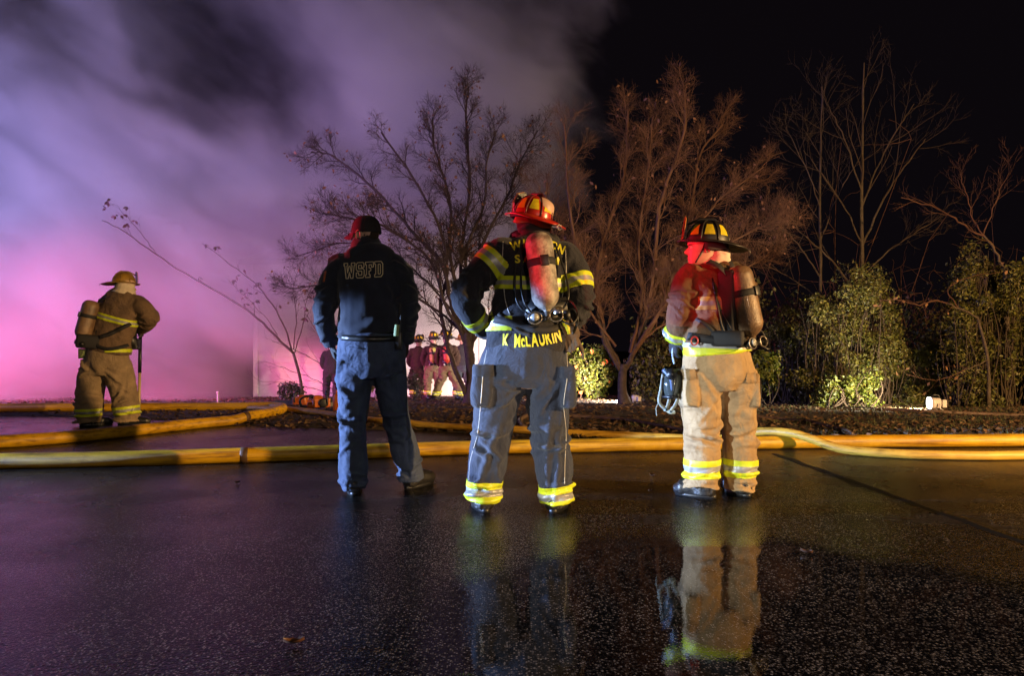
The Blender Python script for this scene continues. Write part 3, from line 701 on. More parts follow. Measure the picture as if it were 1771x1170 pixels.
# the wood behind: one dark mass of stems and undergrowth
def wood():
    r = random.Random(71); mb = MB()
    for i in range(150):
        px = r.uniform(1180, 1860); Y = r.uniform(15.5, 22); x = W(px, 0, Y).x; z = ground_z(x, Y); h = r.uniform(1.2, 4.2) * (1.0 if r.random() < .7 else 1.5)
        P = wiggle((x, Y, z), (r.gauss(0, .25), r.gauss(0, .2), 1), h, 6, r, .14)
        mb.tube(P, [.014 * (1 - .12 * k) for k in range(7)], 4, cap=False)
        for k in range(6):
            q = P[r.randrange(2, 7)]; mb.tube(wiggle(q, (r.gauss(0, 1), r.gauss(0, .5), r.gauss(.2, .6)), r.uniform(.3, 1.1), 4, r, .2), [.006, .005, .004, .003, .003], 3, cap=False)
    for i in range(42000):
        px = r.uniform(1090, 1880); Y = r.uniform(13.6, 18); x = W(px, 0, Y).x; z = ground_z(x, Y)
        hh = 2.2 + 1.6 * noise.noise((x * .5, 4, 0)); p = V((x, Y, z + hh * r.random() ** 1.2))
        if noise.noise(p * 1.2) < -.05: continue
        s = r.uniform(.03, .06); u = V((r.gauss(0, 1), r.gauss(0, 1), r.gauss(0, 1))).normalized(); w = side_dir(u, r, 1.57)
        mb.add([p - u * s, p + w * s * .5, p + u * s, p - w * s * .5], [(0, 1, 2, 3)], 1)
    o = mb.build('undergrowth', [TWIG2, mat('undergrowth_leaf', rough=.6, island=[(0.03, 0.034, 0.008), (0.055, 0.058, 0.012), (0.09, 0.075, 0.018), (0.05, 0.03, 0.014), (0.07, 0.08, 0.012)])], smooth=False); tag(o, 'dark mass of bare stems and undergrowth at the right', 'undergrowth', kind='stuff')
wood()
# ============================================================ PEOPLE
def solid(mb, voxel, smooth, name='g'):
    me = mb.mesh(name); o = bpy.data.objects.new('tmp', me); COL.objects.link(o)
    a = o.modifiers.new('r', 'REMESH'); a.mode = 'VOXEL'; a.voxel_size = voxel; a.use_smooth_shade = True
    if smooth:
        b = o.modifiers.new('s', 'SMOOTH'); b.factor = .5; b.iterations = smooth
    dg = bpy.context.evaluated_depsgraph_get(); dg.update()
    out = bpy.data.meshes.new_from_object(o.evaluated_get(dg)); bpy.data.objects.remove(o); bpy.data.meshes.remove(me)
    out.materials.clear(); out.polygons.foreach_set('use_smooth', [True] * len(out.polygons))
    return out
def coords(me):
    a = np.empty(len(me.vertices) * 3, np.float64); me.vertices.foreach_get('co', a); return a.reshape(-1, 3)
def normals(me):
    a = np.empty(len(me.vertices) * 3, np.float64); me.vertices.foreach_get('normal', a); return a.reshape(-1, 3)
def displace(me, folds, amp=.004, scale=9.0, seed=0.0, only=None):
    C = coords(me); N = normals(me); D = np.zeros(len(C))
    for pts, w, a in folds:
        P = np.array(pts); best = np.full(len(C), 9.0); bt = np.zeros(len(C))
        lo = P.min(0) - 3 * w; hi = P.max(0) + 3 * w
        idx = np.where(np.all((C > lo) & (C < hi), axis=1))[0]
        if len(idx) == 0: continue
        c = C[idx]; best = np.full(len(c), 9.0); bt = np.zeros(len(c)); n = len(P) - 1
        for i in range(n):
            ab = P[i + 1] - P[i]; t = np.clip(((c - P[i]) @ ab) / (ab @ ab + 1e-12), 0, 1)
            d = np.linalg.norm(c - (P[i] + t[:, None] * ab), axis=1); s = d < best
            best[s] = d[s]; bt[s] = (i + t[s]) / n
        env = np.sin(np.pi * np.clip(bt, .03, .97)) ** .7
        D[idx] += a * env * (np.exp(-(best / w) ** 2) - .55 * np.exp(-(best / (2.1 * w)) ** 2))
    if amp:
        D += np.array([amp * (noise.noise((x * scale + seed, y * scale, z * scale * .7)) + .5 * noise.noise((x * scale * 2.3, y * scale * 2.3 + seed, z * scale * 1.8))) for x, y, z in C])
    C += N * D[:, None]; me.vertices.foreach_set('co', C.ravel()); me.update()
def limb_folds(pts, rad, r, n, t0, t1, amp, w, span=1.3, tilt=.12, face=None):
    """curved creases wrapped part-way round a tube"""
    P = np.array(pts, float); out = []
    for k in range(n):
        t = r.uniform(t0, t1) * (len(P) - 1); th = r.uniform(0, 6.283) if face is None else face + r.gauss(0, .7)
        sp = span * r.uniform(.5, 1.2); tl = r.gauss(0, tilt)
        q = []
        for j in range(6):
            u = j / 5 - .5; tt = min(max(t + u * tl * (len(P) - 1), 0), len(P) - 1.001); i = int(tt); f = tt - i
            c = P[i] * (1 - f) + P[i + 1] * f; ra = rad[i] * (1 - f) + rad[i + 1] * f
            d = P[i + 1] - P[i]; d /= np.linalg.norm(d); a = np.cross(d, [0, 1, 0]); a /= np.linalg.norm(a) + 1e-9; b = np.cross(d, a)
            ph = th + u * sp * 2
            q.append(c + ra * (math.cos(ph) * a + math.sin(ph) * b))
        out.append((q, w * r.uniform(.7, 1.3), amp * r.uniform(.5, 1.2)))
    return out
def bvh_of(me):
    C = coords(me); return BVHTree.FromPolygons([V(c) for c in C], [tuple(p.vertices) for p in me.polygons])

YEL = mat('lime_yellow_tape', (0.62, 0.70, 0.02), .45, noise_amt=.18, noise_scale=14, bump=.1)
SIL = mat('silver_tape', (0.36, 0.36, 0.36), .4, metal=.2, noise_amt=.2, noise_scale=18)
TAPE = [YEL, SIL]
NAVY = mat('navy_turnout_cloth', (0.020, 0.026, 0.050), .85, noise_scale=7, col2=(0.013, 0.017, 0.034), bump=.25, bump_scale=420, sheen=.15, weave=.25, weave_scale=260)
NAVYJ = mat('dark_navy_coat_cloth', (0.013, 0.013, 0.022), .85, noise_scale=7, col2=(0.008, 0.008, 0.014), bump=.25, bump_scale=420, sheen=.1, weave=.25, weave_scale=260)
UNI = mat('navy_uniform_cloth', (0.042, 0.060, 0.115), .82, noise_scale=9, col2=(0.030, 0.044, 0.085), bump=.2, bump_scale=500, weave=.1, weave_scale=260)
FLEECE = mat('navy_fleece', (0.016, 0.021, 0.040), .95, noise_scale=9, col2=(0.010, 0.013, 0.026), bump=.35, bump_scale=600, sheen=.2)
TAN = mat('tan_turnout_cloth', (0.38, 0.255, 0.125), .85, noise_scale=6, col2=(0.27, 0.175, 0.085), bump=.25, bump_scale=420, weave=.25, weave_scale=260)
TANJ = mat('sooty_tan_coat', (0.13, 0.065, 0.020), .85, noise_scale=4, col2=(0.05, 0.027, 0.012), bump=.25, bump_scale=420, weave=.25, weave_scale=260)
DTAN = mat('dirty_tan_cloth', (0.34, 0.24, 0.14), .88, noise_scale=5, col2=(0.20, 0.14, 0.08), bump=.25, bump_scale=420, weave=.2, weave_scale=260)
DTANJ = mat('dirty_brown_coat', (0.17, 0.105, 0.06), .88, noise_scale=5, col2=(0.10, 0.062, 0.038), bump=.25, bump_scale=420, weave=.2, weave_scale=260)
SKIN = mat('skin', (0.52, 0.33, 0.25), .5, noise_amt=.12, noise_scale=30, bump=.06, bump_scale=300)
HAIR = mat('dark_hair', (0.018, 0.012, 0.010), .6, bump=.8, bump_scale=320)
BLK = mat('black_rubber', (0.012, 0.012, 0.013), .42, noise_amt=.3, noise_scale=25, bump=.1, bump_scale=80)
BLKS = mat('black_strap', (0.014, 0.013, 0.015), .75, bump=.3, bump_scale=300)
LEATH = mat('black_leather', (0.016, 0.015, 0.015), .36, noise_amt=.3, bump=.35, bump_scale=90)
HOOD = mat('black_hood', (0.030, 0.022, 0.026), .9, bump=.2, bump_scale=400)
CREAM = mat('cream_hood', (0.62, 0.52, 0.40), .9, noise_amt=.15, bump=.25, bump_scale=300)
BRASS = mat('worn_metal', (0.42, 0.38, 0.34), .32, metal=.9, noise_amt=.4, noise_scale=30)
CYL = mat('air_cylinder_wrap', (0.42, 0.39, 0.33), .46, noise_scale=17, col2=(0.12, 0.095, 0.08), bump=.5, bump_scale=110, rough_var=.14)
CYL2 = mat('brown_air_cylinder', (0.26, 0.16, 0.085), .4, noise_scale=9, col2=(0.11, 0.065, 0.04), bump=.4, bump_scale=110, coat=.1)
RUST = mat('printed_red', (0.20, 0.05, 0.03), .6)
LETY = mat('yellow_letter', (0.72, 0.66, 0.03), .5, noise_amt=.12, noise_scale=40)
LETG = mat('gold_outline', (0.80, 0.68, 0.46), .6, noise_amt=.2, noise_scale=60)
HRED = mat('red_helmet', (0.50, 0.025, 0.012), .3, noise_amt=.35, noise_scale=14, coat=.3)
HBLK = mat('black_helmet', (0.022, 0.016, 0.014), .42, noise_amt=.4, noise_scale=14, coat=.15)
HYEL = mat('sooty_yellow_helmet', (0.30, 0.17, 0.02), .45, noise_scale=12, col2=(0.16, 0.09, 0.02))
HREF = mat('helmet_reflector', (0.75, 0.55, 0.02), .35, noise_amt=.25, noise_scale=40)
OFLAP = mat('orange_ear_flap', (0.36, 0.10, 0.025), .8, noise_amt=.3)
GRN = mat('dull_green_print', (0.25, 0.32, 0.12), .7, noise_amt=.3)

class Person:
    def __init__(s, label, cx, Y0, seed, group=None):
        s.Y = Y0; s.k = Y0 / FPX; s.r = random.Random(seed); s.seed = seed
        x = W(cx, 0, Y0).x
        s.root = empty('person', (x, Y0, ground_z(x, Y0))); s.o = V(s.root.location)
        tag(s.root, label, 'person', group)
    def J(s, px, py, dy=0.0): return W(px, py, s.Y + dy) - s.o
    def path(s, q, n=6):
        """q: (px, py, r_px, dy[, ry_px]) -> sampled centres and radii"""
        rows = []
        for e in q:
            p = s.J(e[0], e[1], e[3]); rx = e[2] * (s.Y + e[3]) / FPX; ry = (e[4] * s.k) if len(e) > 4 else rx
            rows.append((*p, rx, ry))
        A = catmull(rows, n); return A[:, :3], A[:, 3], A[:, 4]
    def cloth(s, name, mb, m, folds, voxel=.009, smooth=4, amp=.004, scale=9, parent=None):
        me = solid(mb, voxel, smooth, name); displace(me, folds, amp, scale, s.seed * 1.7)
        return link(name, me, m, parent or s.root)
    def band(s, garment, p, d, spans, keep, off=.004, mats=None, name='reflective_stripe', parent=None):
        """cut a conforming strip out of a garment; spans = [(a, b, mat), ...] along direction d from p"""
        bm = bmesh.new(); bm.from_mesh(garment.data); p = V(p); d = V(d).normalized()
        lo = min(a for a, b, m in spans); hi = max(b for a, b, m in spans)
        dele = [f for f in bm.faces if not (lo - .03 < (f.calc_center_median() - p).dot(d) < hi + .03) or not keep(f.calc_center_median())]
        bmesh.ops.delete(bm, geom=dele, context='FACES')
        for e in sorted({a for a, b, m in spans} | {b for a, b, m in spans}):
            bmesh.ops.bisect_plane(bm, geom=bm.verts[:] + bm.edges[:] + bm.faces[:], plane_co=p + d * e, plane_no=d)
        kill = []
        for f in bm.faces:
            t = (f.calc_center_median() - p).dot(d); f.smooth = True
            for a, b, m in spans:
                if a <= t <= b: f.material_index = m; break
            else: kill.append(f)
        bmesh.ops.delete(bm, geom=kill, context='FACES')
        if not bm.faces: bm.free(); return None
        bm.normal_update()
        for v in bm.verts: v.co += v.normal * off
        # keep only the largest connected strip
        bm.verts.ensure_lookup_table(); seen = set(); best = []
        for f in bm.faces:
            if f in seen: continue
            st = [f]; isl = []; seen.add(f)
            while st:
                g = st.pop(); isl.append(g)
                for e in g.edges:
                    for h in e.link_faces:
                        if h not in seen: seen.add(h); st.append(h)
            if len(isl) > len(best): best = isl
        bs = set(best); bmesh.ops.delete(bm, geom=[f for f in bm.faces if f not in bs], context='FACES')
        me = bpy.data.meshes.new(name); bm.to_mesh(me); bm.free()
        o = link(name, me, mats or TAPE, parent or garment)
        sd = o.modifiers.new('t', 'SOLIDIFY'); sd.thickness = off; sd.offset = -1
        return o

def triple(h):                                # yellow / silver / yellow tape of total height h
    return [(-h / 2, -h / 6, 0), (-h / 6, h / 6, 1), (h / 6, h / 2, 0)]

def glyph(ch, size, bold=.0):
    c = bpy.data.curves.new('t', 'FONT'); c.body = ch; c.size = size; c.offset = bold; c.resolution_u = 3
    o = bpy.data.objects.new('t', c); COL.objects.link(o)
    dg = bpy.context.evaluated_depsgraph_get(); dg.update()
    me = bpy.data.meshes.new_from_object(o.evaluated_get(dg)); bpy.data.objects.remove(o)
    return me
def lettering(P, text, target, line, height_px, m, dY=-.5, gap=.12, bold=.012, off=.005, parent=None, stretch=1.0):
    """letters draped on target; line = [(px,py),...] baseline polyline in the photo, letters cast onto the cloth"""
    bv = bvh_of(target.data)
    gl = []; x = 0
    for ch in text:
        if ch == ' ': x += .45; gl.append(None); continue
        me = glyph(ch, 1.0, bold); C = coords(me)
        if len(C) == 0: continue
        C[:, 0] -= C[:, 0].min(); w = C[:, 0].max(); gl.append((me, C, x)); x += w + gap
    tot = x - gap; L = np.array(line, float); seg = np.r_[0, np.cumsum(np.linalg.norm(np.diff(L, axis=0), axis=1))]
    cap = .72
    for g in gl:
        if g is None: continue
        me, C, x0 = g
        bm = bmesh.new(); bm.from_mesh(me); bmesh.ops.triangulate(bm, faces=bm.faces[:])
        bmesh.ops.subdivide_edges(bm, edges=bm.edges[:], cuts=2, use_grid_fill=True)
        mn = min(v.co.x for v in bm.verts); ok = True
        for v in bm.verts:
            t = (v.co.x - mn + x0) / tot * seg[-1]; i = min(max(np.searchsorted(seg, t) - 1, 0), len(L) - 2); f = (t - seg[i]) / (seg[i + 1] - seg[i])
            b = L[i] * (1 - f) + L[i + 1] * f; dr = L[i + 1] - L[i]; dr /= np.linalg.norm(dr); up = np.array([dr[1], -dr[0]])
            q = b + up * (v.co.y / cap * height_px); src = V((0, 0, CAMZ)) - P.o; tgt = P.J(q[0], q[1], 0)
            d = (tgt - src).normalized(); hit = bv.ray_cast(src, d)
            if hit[0] is None: ok = False; break
            v.co = hit[0] - d * off
        if not ok: bm.free(); continue
        out = bpy.data.meshes.new('letter'); bm.to_mesh(out); bm.free()
        link('letter', out, m, parent or target)
def drape_line(P, target, pts, r, n=30, off=.0):
    bv = bvh_of(target.data); A = catmull([tuple(p) for p in pts], max(2, n // max(1, len(pts) - 1))) if len(pts) > 2 else np.linspace(pts[0], pts[1], n)
    out = []
    src = V((0, 0, CAMZ)) - P.o
    for q in A:
        d = (P.J(q[0], q[1], 0) - src).normalized(); h = bv.ray_cast(src, d)
        if h[0] is not None: out.append(h[0] - d * off)
    return out

# ---------------------------------------------------------------- body pieces
def head_shell(mb, M, s=1.0):
    T = [(0, .066, .005, .024), (.05, .086, -.01, .040), (.13, .090, -.04, .054), (.21, .093, -.058, .061), (.33, .092, -.074, .067), (.45, .089, -.09, .071),
         (.52, .088, -.095, .072), (.60, .096, -.098, .074), (.75, .091, -.098, .074), (.87, .070, -.082, .064), (.95, .04, -.05, .043), (1.0, .008, -.012, .010)]
    A = catmull(T, 4); n = 44; vs = []; fs = []
    for z, f, b, w in A:
        cyy, ry = (f + b) / 2, (f - b) / 2
        for j in range(n):
            q = 2 * math.pi * j / n; c, d = math.cos(q), math.sin(q); pw = .86
            x = w * math.copysign(abs(c) ** pw, c); y = cyy + ry * math.copysign(abs(d) ** pw, d)
            if d > .2:
                ns = ease(.56, .37, z) * ease(.30, .345, z); y += .030 * ns * math.exp(-(x / .012) ** 2)
                y -= .012 * math.exp(-((abs(x) - .032) / .015) ** 2) * math.exp(-((z - .505) / .04) ** 2)
                y += math.exp(-(x / .024) ** 2) * (.006 * math.exp(-((z - .245) / .018) ** 2) + .005 * math.exp(-((z - .19) / .018) ** 2) - .004 * math.exp(-((z - .217) / .008) ** 2) + .006 * math.exp(-((z - .07) / .03) ** 2))
                y += .004 * math.exp(-((abs(x) - .03) / .02) ** 2) * math.exp(-((z - .58) / .03) ** 2)
            vs.append(M @ V((x * s, y * s, z * .235 * s)))
    k = len(A)
    for i in range(k - 1):
        for j in range(n): fs.append((i * n + j, i * n + (j + 1) % n, (i + 1) * n + (j + 1) % n, (i + 1) * n + j))
    fs.append(tuple(range(n - 1, -1, -1))); fs.append(tuple((k - 1) * n + j for j in range(n)))
    mb.add(vs, fs)
    for sd in (-1, 1):                          # ears: rim, bowl and lobe
        ring = []
        for i in range(13):
            a = R(-60 + 300 * i / 12); ring.append(M @ (V((sd * (.075 + .010 * math.sin(a * .5 + .4)), -.012 - .017 * math.cos(a), .105 + .031 * math.sin(a))) * s))
        mb.tube(ring, .0058 * s, 6); mb.ball(M @ (V((sd * .073, -.010, .104)) * s), (.008 * s, .014 * s, .026 * s), 8, M=M.to_3x3())
def frame(f, u=(0, 0, 1)):
    f = V(f).normalized(); u = V(u); r = f.cross(u).normalized(); u = r.cross(f).normalized()
    return Matrix((r, f, u)).transposed()
def hand(mb, wrist, d, palm, sd, curl=.5, fat=1.0, size=1.0):
    """palm + four unequal fingers + thumb; d: towards the finger tips, palm: direction the palm faces, sd: thumb side sign"""
    d = V(d).normalized(); palm = V(palm); palm = (palm - d * palm.dot(d)).normalized(); ac = d.cross(palm) * sd; w = V(wrist)
    mb.tube([w - d * .05, w, w + d * .035 * size, w + d * .075 * size, w + d * .092 * size], [.028 * fat, .029 * fat, .038 * size * fat, .041 * size * fat, .036 * size * fat], 14, side=ac, ry=[.022 * fat, .021 * fat, .018 * fat, .016 * fat, .012 * fat])
    for i, (o, l) in enumerate(((.030, .072), (.010, .081), (-.010, .075), (-.029, .058))):
        p = w + d * (.083 * size) + ac * o * size; a = 0; pts = [p - d * .02, p]
        for j, q in enumerate((.45, .31, .24)):
            a += curl * (.75 + .15 * i) * (1.0 if j else .7); p = p + (d * math.cos(a) + palm * math.sin(a)) * l * q * size; pts.append(p)
        mb.tube(pts, [.0098 * fat, .0096 * fat, .0092 * fat, .0084 * fat, .0068 * fat], 8)
    p = w + d * .022 * size + ac * .03 * size; q = (ac * .75 + d * .55 + palm * .35).normalized(); p2 = p + q * .042 * size; q2 = (ac * .15 + d * .8 + palm * .6 * curl).normalized()
    mb.tube([p - q * .02, p, p2, p2 + q2 * .034 * size], [.015 * fat, .0135 * fat, .011 * fat, .0085 * fat], 8)

def boot(P, name, ankle, d, r, shaft=.14, m=None, lug=True, length=.30):
    """ankle: local point at floor under the ankle; d: toe direction"""
    d = V((d[0], d[1], 0)).normalized(); sd = V((d.y, -d.x, 0)); a = V(ankle); a.z = 0
    mb = MB(); up = V((0, 0, 1)); L = length
    mb.tube([a + up * .02 - d * .015, a + up * .07 - d * .015, a + up * .12 - d * .005, a + up * shaft], [r * .92, r * .95, r, r * 1.08], 16, side=sd, ry=[r * 1.1, r * 1.12, r * 1.05, r * 1.1])
    mb.tube([a + up * .045 - d * (r + .02), a + up * .05 - d * .04, a + up * .058 + d * .06, a + up * .05 + d * .13, a + up * .042 + d * (L - r - .045), a + up * .036 + d * (L - r)], [.036, .048, .050, .056, .052, .026], 14, side=sd, ry=[.040, .052, .066, .060, .050, .028])
    me = solid(mb, .007, 3); displace(me, [], .002, 18, P.seed)
    b = link(name, me, m or LEATH, P.root)
    s = MB(); n = 28; vs = []; fs = []
    for z in (0.0, .028):
        for j in range(n):
            q = 2 * math.pi * j / n; c, e = math.cos(q), math.sin(q); t = -(r + .03) + (L + .02) * (c * .5 + .5); w = .050 * math.copysign(abs(e) ** .7, e) * (.86 + .16 * math.sin((c * .5 + .5) * 4.2 - .6))
            vs.append(a + d * t + sd * w + up * z)
    for j in range(n): fs.append((j, (j + 1) % n, n + (j + 1) % n, n + j))
    fs += [tuple(range(n - 1, -1, -1)), tuple(range(n, 2 * n))]
    s.add(vs, fs); s.build('sole', BLK, b)
    return b

def helmet(P, C, f, u, shell_m, s=1.0, flap=None, shield=True, text=None, ribs_m=None, refl=True, nrib=8, ring=True):
    """traditional fire helmet: ridged dome, wide brim long at the back, reflectors, front shield, eye shield, ear flap"""
    M3 = frame(f, u); M = Matrix.Translation(C) @ M3.to_4x4() @ Matrix.Scale(s, 4)
    h = bpy.data.objects.new('helmet', None); COL.objects.link(h); h.parent = P.root
    a, b, hh = .113, .134, .135
    def dome(th, t, o=0.0):                     # th azimuth (0 = right, 90 = front), t 0 brim .. 1 crown
        e = math.cos(t * math.pi / 2) ** .78; z = hh * math.sin(t * math.pi / 2) ** 1.05
        return V(((a + o) * e * math.cos(th), (b + o) * e * math.sin(th), z + o * math.sin(t * 1.57)))
    mb = MB(); n = 40; k = 12; vs = [M @ dome(2 * math.pi * j / n, i / k * .985) for i in range(k + 1) for j in range(n)]
    fs = [(i * n + j, i * n + (j + 1) % n, (i + 1) * n + (j + 1) % n, (i + 1) * n + j) for i in range(k) for j in range(n)] + [tuple(k * n + j for j in range(n))]
    mb.add(vs, fs); sh = mb.build('shell', shell_m, h)
    mb = MB(); n = 56; vs = []
    for j in range(n):
        q = 2 * math.pi * j / n; c, e = math.cos(q), math.sin(q)
        ext = .042 + (.012 if e > 0 else 0) * e + (.072 * (-e) ** 1.6 if e < 0 else 0); dz = -.012 * abs(c) - (.040 * (-e) ** 1.5 if e < 0 else 0) + .004
        i0 = V((a * .97 * c, b * .97 * e, .004)); o0 = V(((a + ext) * c, (b + ext) * e, dz))
        vs += [M @ i0, M @ (i0.lerp(o0, .55) + V((0, 0, .004))), M @ o0, M @ (o0 - V((0, 0, .008))), M @ (i0.lerp(o0, .55) - V((0, 0, .006))), M @ (i0 - V((0, 0, .010)))]
    fs = []
    for j in range(n):
        for q in range(6): fs.append((j * 6 + q, ((j + 1) % n) * 6 + q, ((j + 1) % n) * 6 + (q + 1) % 6, j * 6 + (q + 1) % 6))
    mb.add(vs, fs); br = mb.build('brim', shell_m, h)
    for i in range(nrib):
        th = 2 * math.pi * (i + .5) / nrib; mb = MB(); mb.tube([M @ dome(th, t / 9 * .96, .001) for t in range(10)], .0052 * s, 6); mb.build('ridge', ribs_m or shell_m, h)
    mb = MB(); mb.tube([M @ V((0, b * .98 - .02 * 0, .1 * 0 + hh * .93 * 0 + .11)), M @ V((0, .05, hh + .012)), M @ V((0, -.04, hh + .010)), M @ V((0, -.10, hh * .72))], [.008 * s, .009 * s, .009 * s, .006 * s], 8); mb.build('crest', ribs_m or shell_m, h)
    if refl:
        for i in range(nrib):
            th0 = 2 * math.pi * i / nrib; w = math.pi / nrib * .62; mb = MB(); vs = []
            for t in (.18, .30, .42, .54):
                for q in (-1, -.33, .33, 1): vs.append(M @ dome(th0 + q * w * (1.05 - .35 * (t - .18) / .36), t, .003))
            fs = [(r_ * 4 + c_, r_ * 4 + c_ + 1, r_ * 4 + c_ + 5, r_ * 4 + c_ + 4) for r_ in range(3) for c_ in range(3)]
            mb.add(vs, fs); mb.build('reflector', HREF, h)
    if shield:
        mb = MB(); q = [(-.045, .0), (.045, 0), (.058, .06), (.045, .12), (0, .14), (-.045, .12), (-.058, .06)]
        vs = [M @ V((x, b * .95 + .012 + z * -.10 + dy, .02 + z)) for dy in (0, .008) for x, z in q]
        k = len(q); mb.add(vs, [tuple(range(k)), tuple(range(2 * k - 1, k - 1, -1))] + [(j, (j + 1) % k, k + (j + 1) % k, k + j) for j in range(k)]); mb.build('front_shield', LEATH, h, smooth=False)
        mb = MB(); mb.tube([M @ V((x, b * .95 + .026 + z * -.10, .02 + z)) for x, z in q + q[:1]], .0035 * s, 5); mb.build('shield_edge', mat('orange_piping', (0.5, 0.18, 0.03), .6), h)
    if ring:
        mb = MB(); c0 = V((0, -b - .125, -.045)); mb.tube([M @ (c0 + V((.016 * math.cos(q), 0.004 * math.sin(q), .016 * math.sin(q) - .006))) for q in [i * math.pi / 6 for i in range(13)]], .003 * s, 5); mb.build('hanger_ring', BRASS, h)
    if flap:
        mb = MB(); n = 20; vs = []
        for i in range(4):
            t = i / 3
            for j in range(n + 1):
                q = math.pi * (1.0 + j / n) ; q = math.pi * (.93 + 1.14 * j / n); rr = .94 + .10 * t + .03 * math.sin(j * 1.3) * t
                vs.append(M @ V((a * rr * math.cos(q), b * rr * math.sin(q), -.006 - .052 * t * (1 + .12 * math.sin(j * .9)))))
        fs = [(i * (n + 1) + j, i * (n + 1) + j + 1, (i + 1) * (n + 1) + j + 1, (i + 1) * (n + 1) + j) for i in range(3) for j in range(n)]
        mb.add(vs, fs); o = mb.build('ear_flap', flap, h); sd = o.modifiers.new('t', 'SOLIDIFY'); sd.thickness = .004
    return h, M

def air_pack(P, T, B, r, m, back, strap_pts=None, detail=True, lettering_txt=None):
    """cylinder from T (top) to B (valve end), local points; back: direction away from the wearer's back"""
    T = V(T); B = V(B); ax = (T - B); L = ax.length; ax.normalize(); back = V(back); back = (back - ax * back.dot(ax)).normalized(); sd = ax.cross(back)
    pk = bpy.data.objects.new('air_pack', None); COL.objects.link(pk); pk.parent = P.root
    M = Matrix.Translation(B) @ Matrix((sd, back, ax)).transposed().to_4x4()
    prof = [(r * .22, -.012), (r * .30, 0), (r * .60, r * .22), (r * .86, r * .55), (r * .975, r * .85), (r, r * 1.15), (r, L * .5), (r, L - r), (r * .96, L - r * .62), (r * .80, L - r * .28), (r * .5, L - r * .07), (r * .05, L)]
    pr = catmull(prof, 3); pr[:, 0] = np.clip(pr[:, 0], .001, r)
    mb = MB(); mb.lathe(pr, 36, M); cyl = mb.build('cylinder', m, pk)
    mb = MB(); z = L * .60; mb.lathe([(r * 1.01, z - .022), (r * 1.05, z - .020), (r * 1.05, z + .020), (r * 1.01, z + .022)], 36, M); mb.build('cylinder_band', BLKS, pk)
    mb = MB(); p = M @ V((r * .25, r * 1.05, z)); Mr = M.to_3x3()
    for dx in (-.026, .026): mb.box(M @ V((r * .2 + dx, r * 1.07, z)), (.012, .016, .062), Mr)
    for dz in (-.03, 0, .03): mb.box(M @ V((r * .2, r * 1.07, z + dz)), (.06, .014, .010), Mr)
    mb = MB(); mb.box(M @ V((r * .2, r * 1.06, z)), (.05, .018, .062), Mr); mb.build('buckle', BLK, pk, bevel=.004)
    # valve block, hand wheel, gauge
    mb = MB(); mb.lathe([(.018, 0), (.018, -.03), (.024, -.032), (.024, -.055), (.012, -.06)], 16, M @ Matrix.Translation((0, 0, -.005))); mb.build('valve', BRASS, pk)
    mb = MB(); mb.tube([M @ V((-.10, 0, -.045)), M @ V((.09, 0, -.045))], .017, 12); mb.tube([M @ V((.09, 0, -.045)), M @ V((.125, 0, -.045))], [.03, .03], 14); mb.build('hand_wheel', BLK, pk)
    g = MB(); g.tube([M @ V((-.075, .01, -.045)), M @ V((-.075, .05, -.040))], [.027, .027], 18); g.build('gauge', BLK, pk)
    g = MB(); g.tube([M @ V((-.075, .0505, -.040)), M @ V((-.075, .053, -.040))], [.022, .022], 18); g.build('gauge_face', mat('gauge_glass', (0.35, 0.36, 0.36), .15), pk)
    # back frame: two rails, cross plates, pressure reducer and hoses
    fr = MB()
    fo = -(r + .025)
    for x in (-.055, .055): fr.tube(catmull([tuple(M @ V((x, fo, L * .95))), tuple(M @ V((x * 1.1, fo, L * .5))), tuple(M @ V((x * 1.6, fo, -.03)))], 6), .013, 8)
    fr.box(M @ V((0, fo, L * .72)), (.16, .02, .09), Mr); fr.box(M @ V((0, fo, .02)), (.25, .03, .11), Mr)
    fr.box(M @ V((0, fo + .03, -.03)), (.20, .06, .05), Mr)
    fr.build('back_frame', BLK, pk)
    rd = MB(); rd.ball(M @ V((.07, fo + .05, -.02)), (.035, .03, .04), 8); rd.build('pressure_reducer', BRASS, pk)
    if detail:
        for k, (x, a) in enumerate(((-.10, .05), (.11, .06), (-.13, -.02))):
            hs = MB(); hs.tube(catmull([tuple(M @ V((x * .6, fo + .03, -.03))), tuple(M @ V((x * 1.2, fo + .03 + a * .4, .06))), tuple(M @ V((x * 1.25, fo + .015, L * .45))), tuple(M @ V((x * .9, fo - .01, L * .9)))], 8), .0065, 7); hs.build('air_line', BLK, pk)
        lp = MB(); c0 = M @ V((.05, -.01, -.05)); lp.tube(catmull([tuple(c0), tuple(M @ V((.12, .02, -.10))), tuple(M @ V((.17, -.01, -.05))), tuple(M @ V((.15, -.03, .03))), tuple(M @ V((.09, -.05, .05)))], 8), .006, 7); lp.build('air_line', BLK, pk)
        for q in range(2):
            c = M @ V((-.075 if q == 0 else .045, .035, -.045)); t = MB(); t.tube([c + Mr @ V((.038 * math.cos(a), .006, .034 * math.sin(a))) for a in [i * math.pi / 8 for i in range(17)]], .0045, 6); t.build('valve_guard', BRASS, pk)
    return pk, M, L

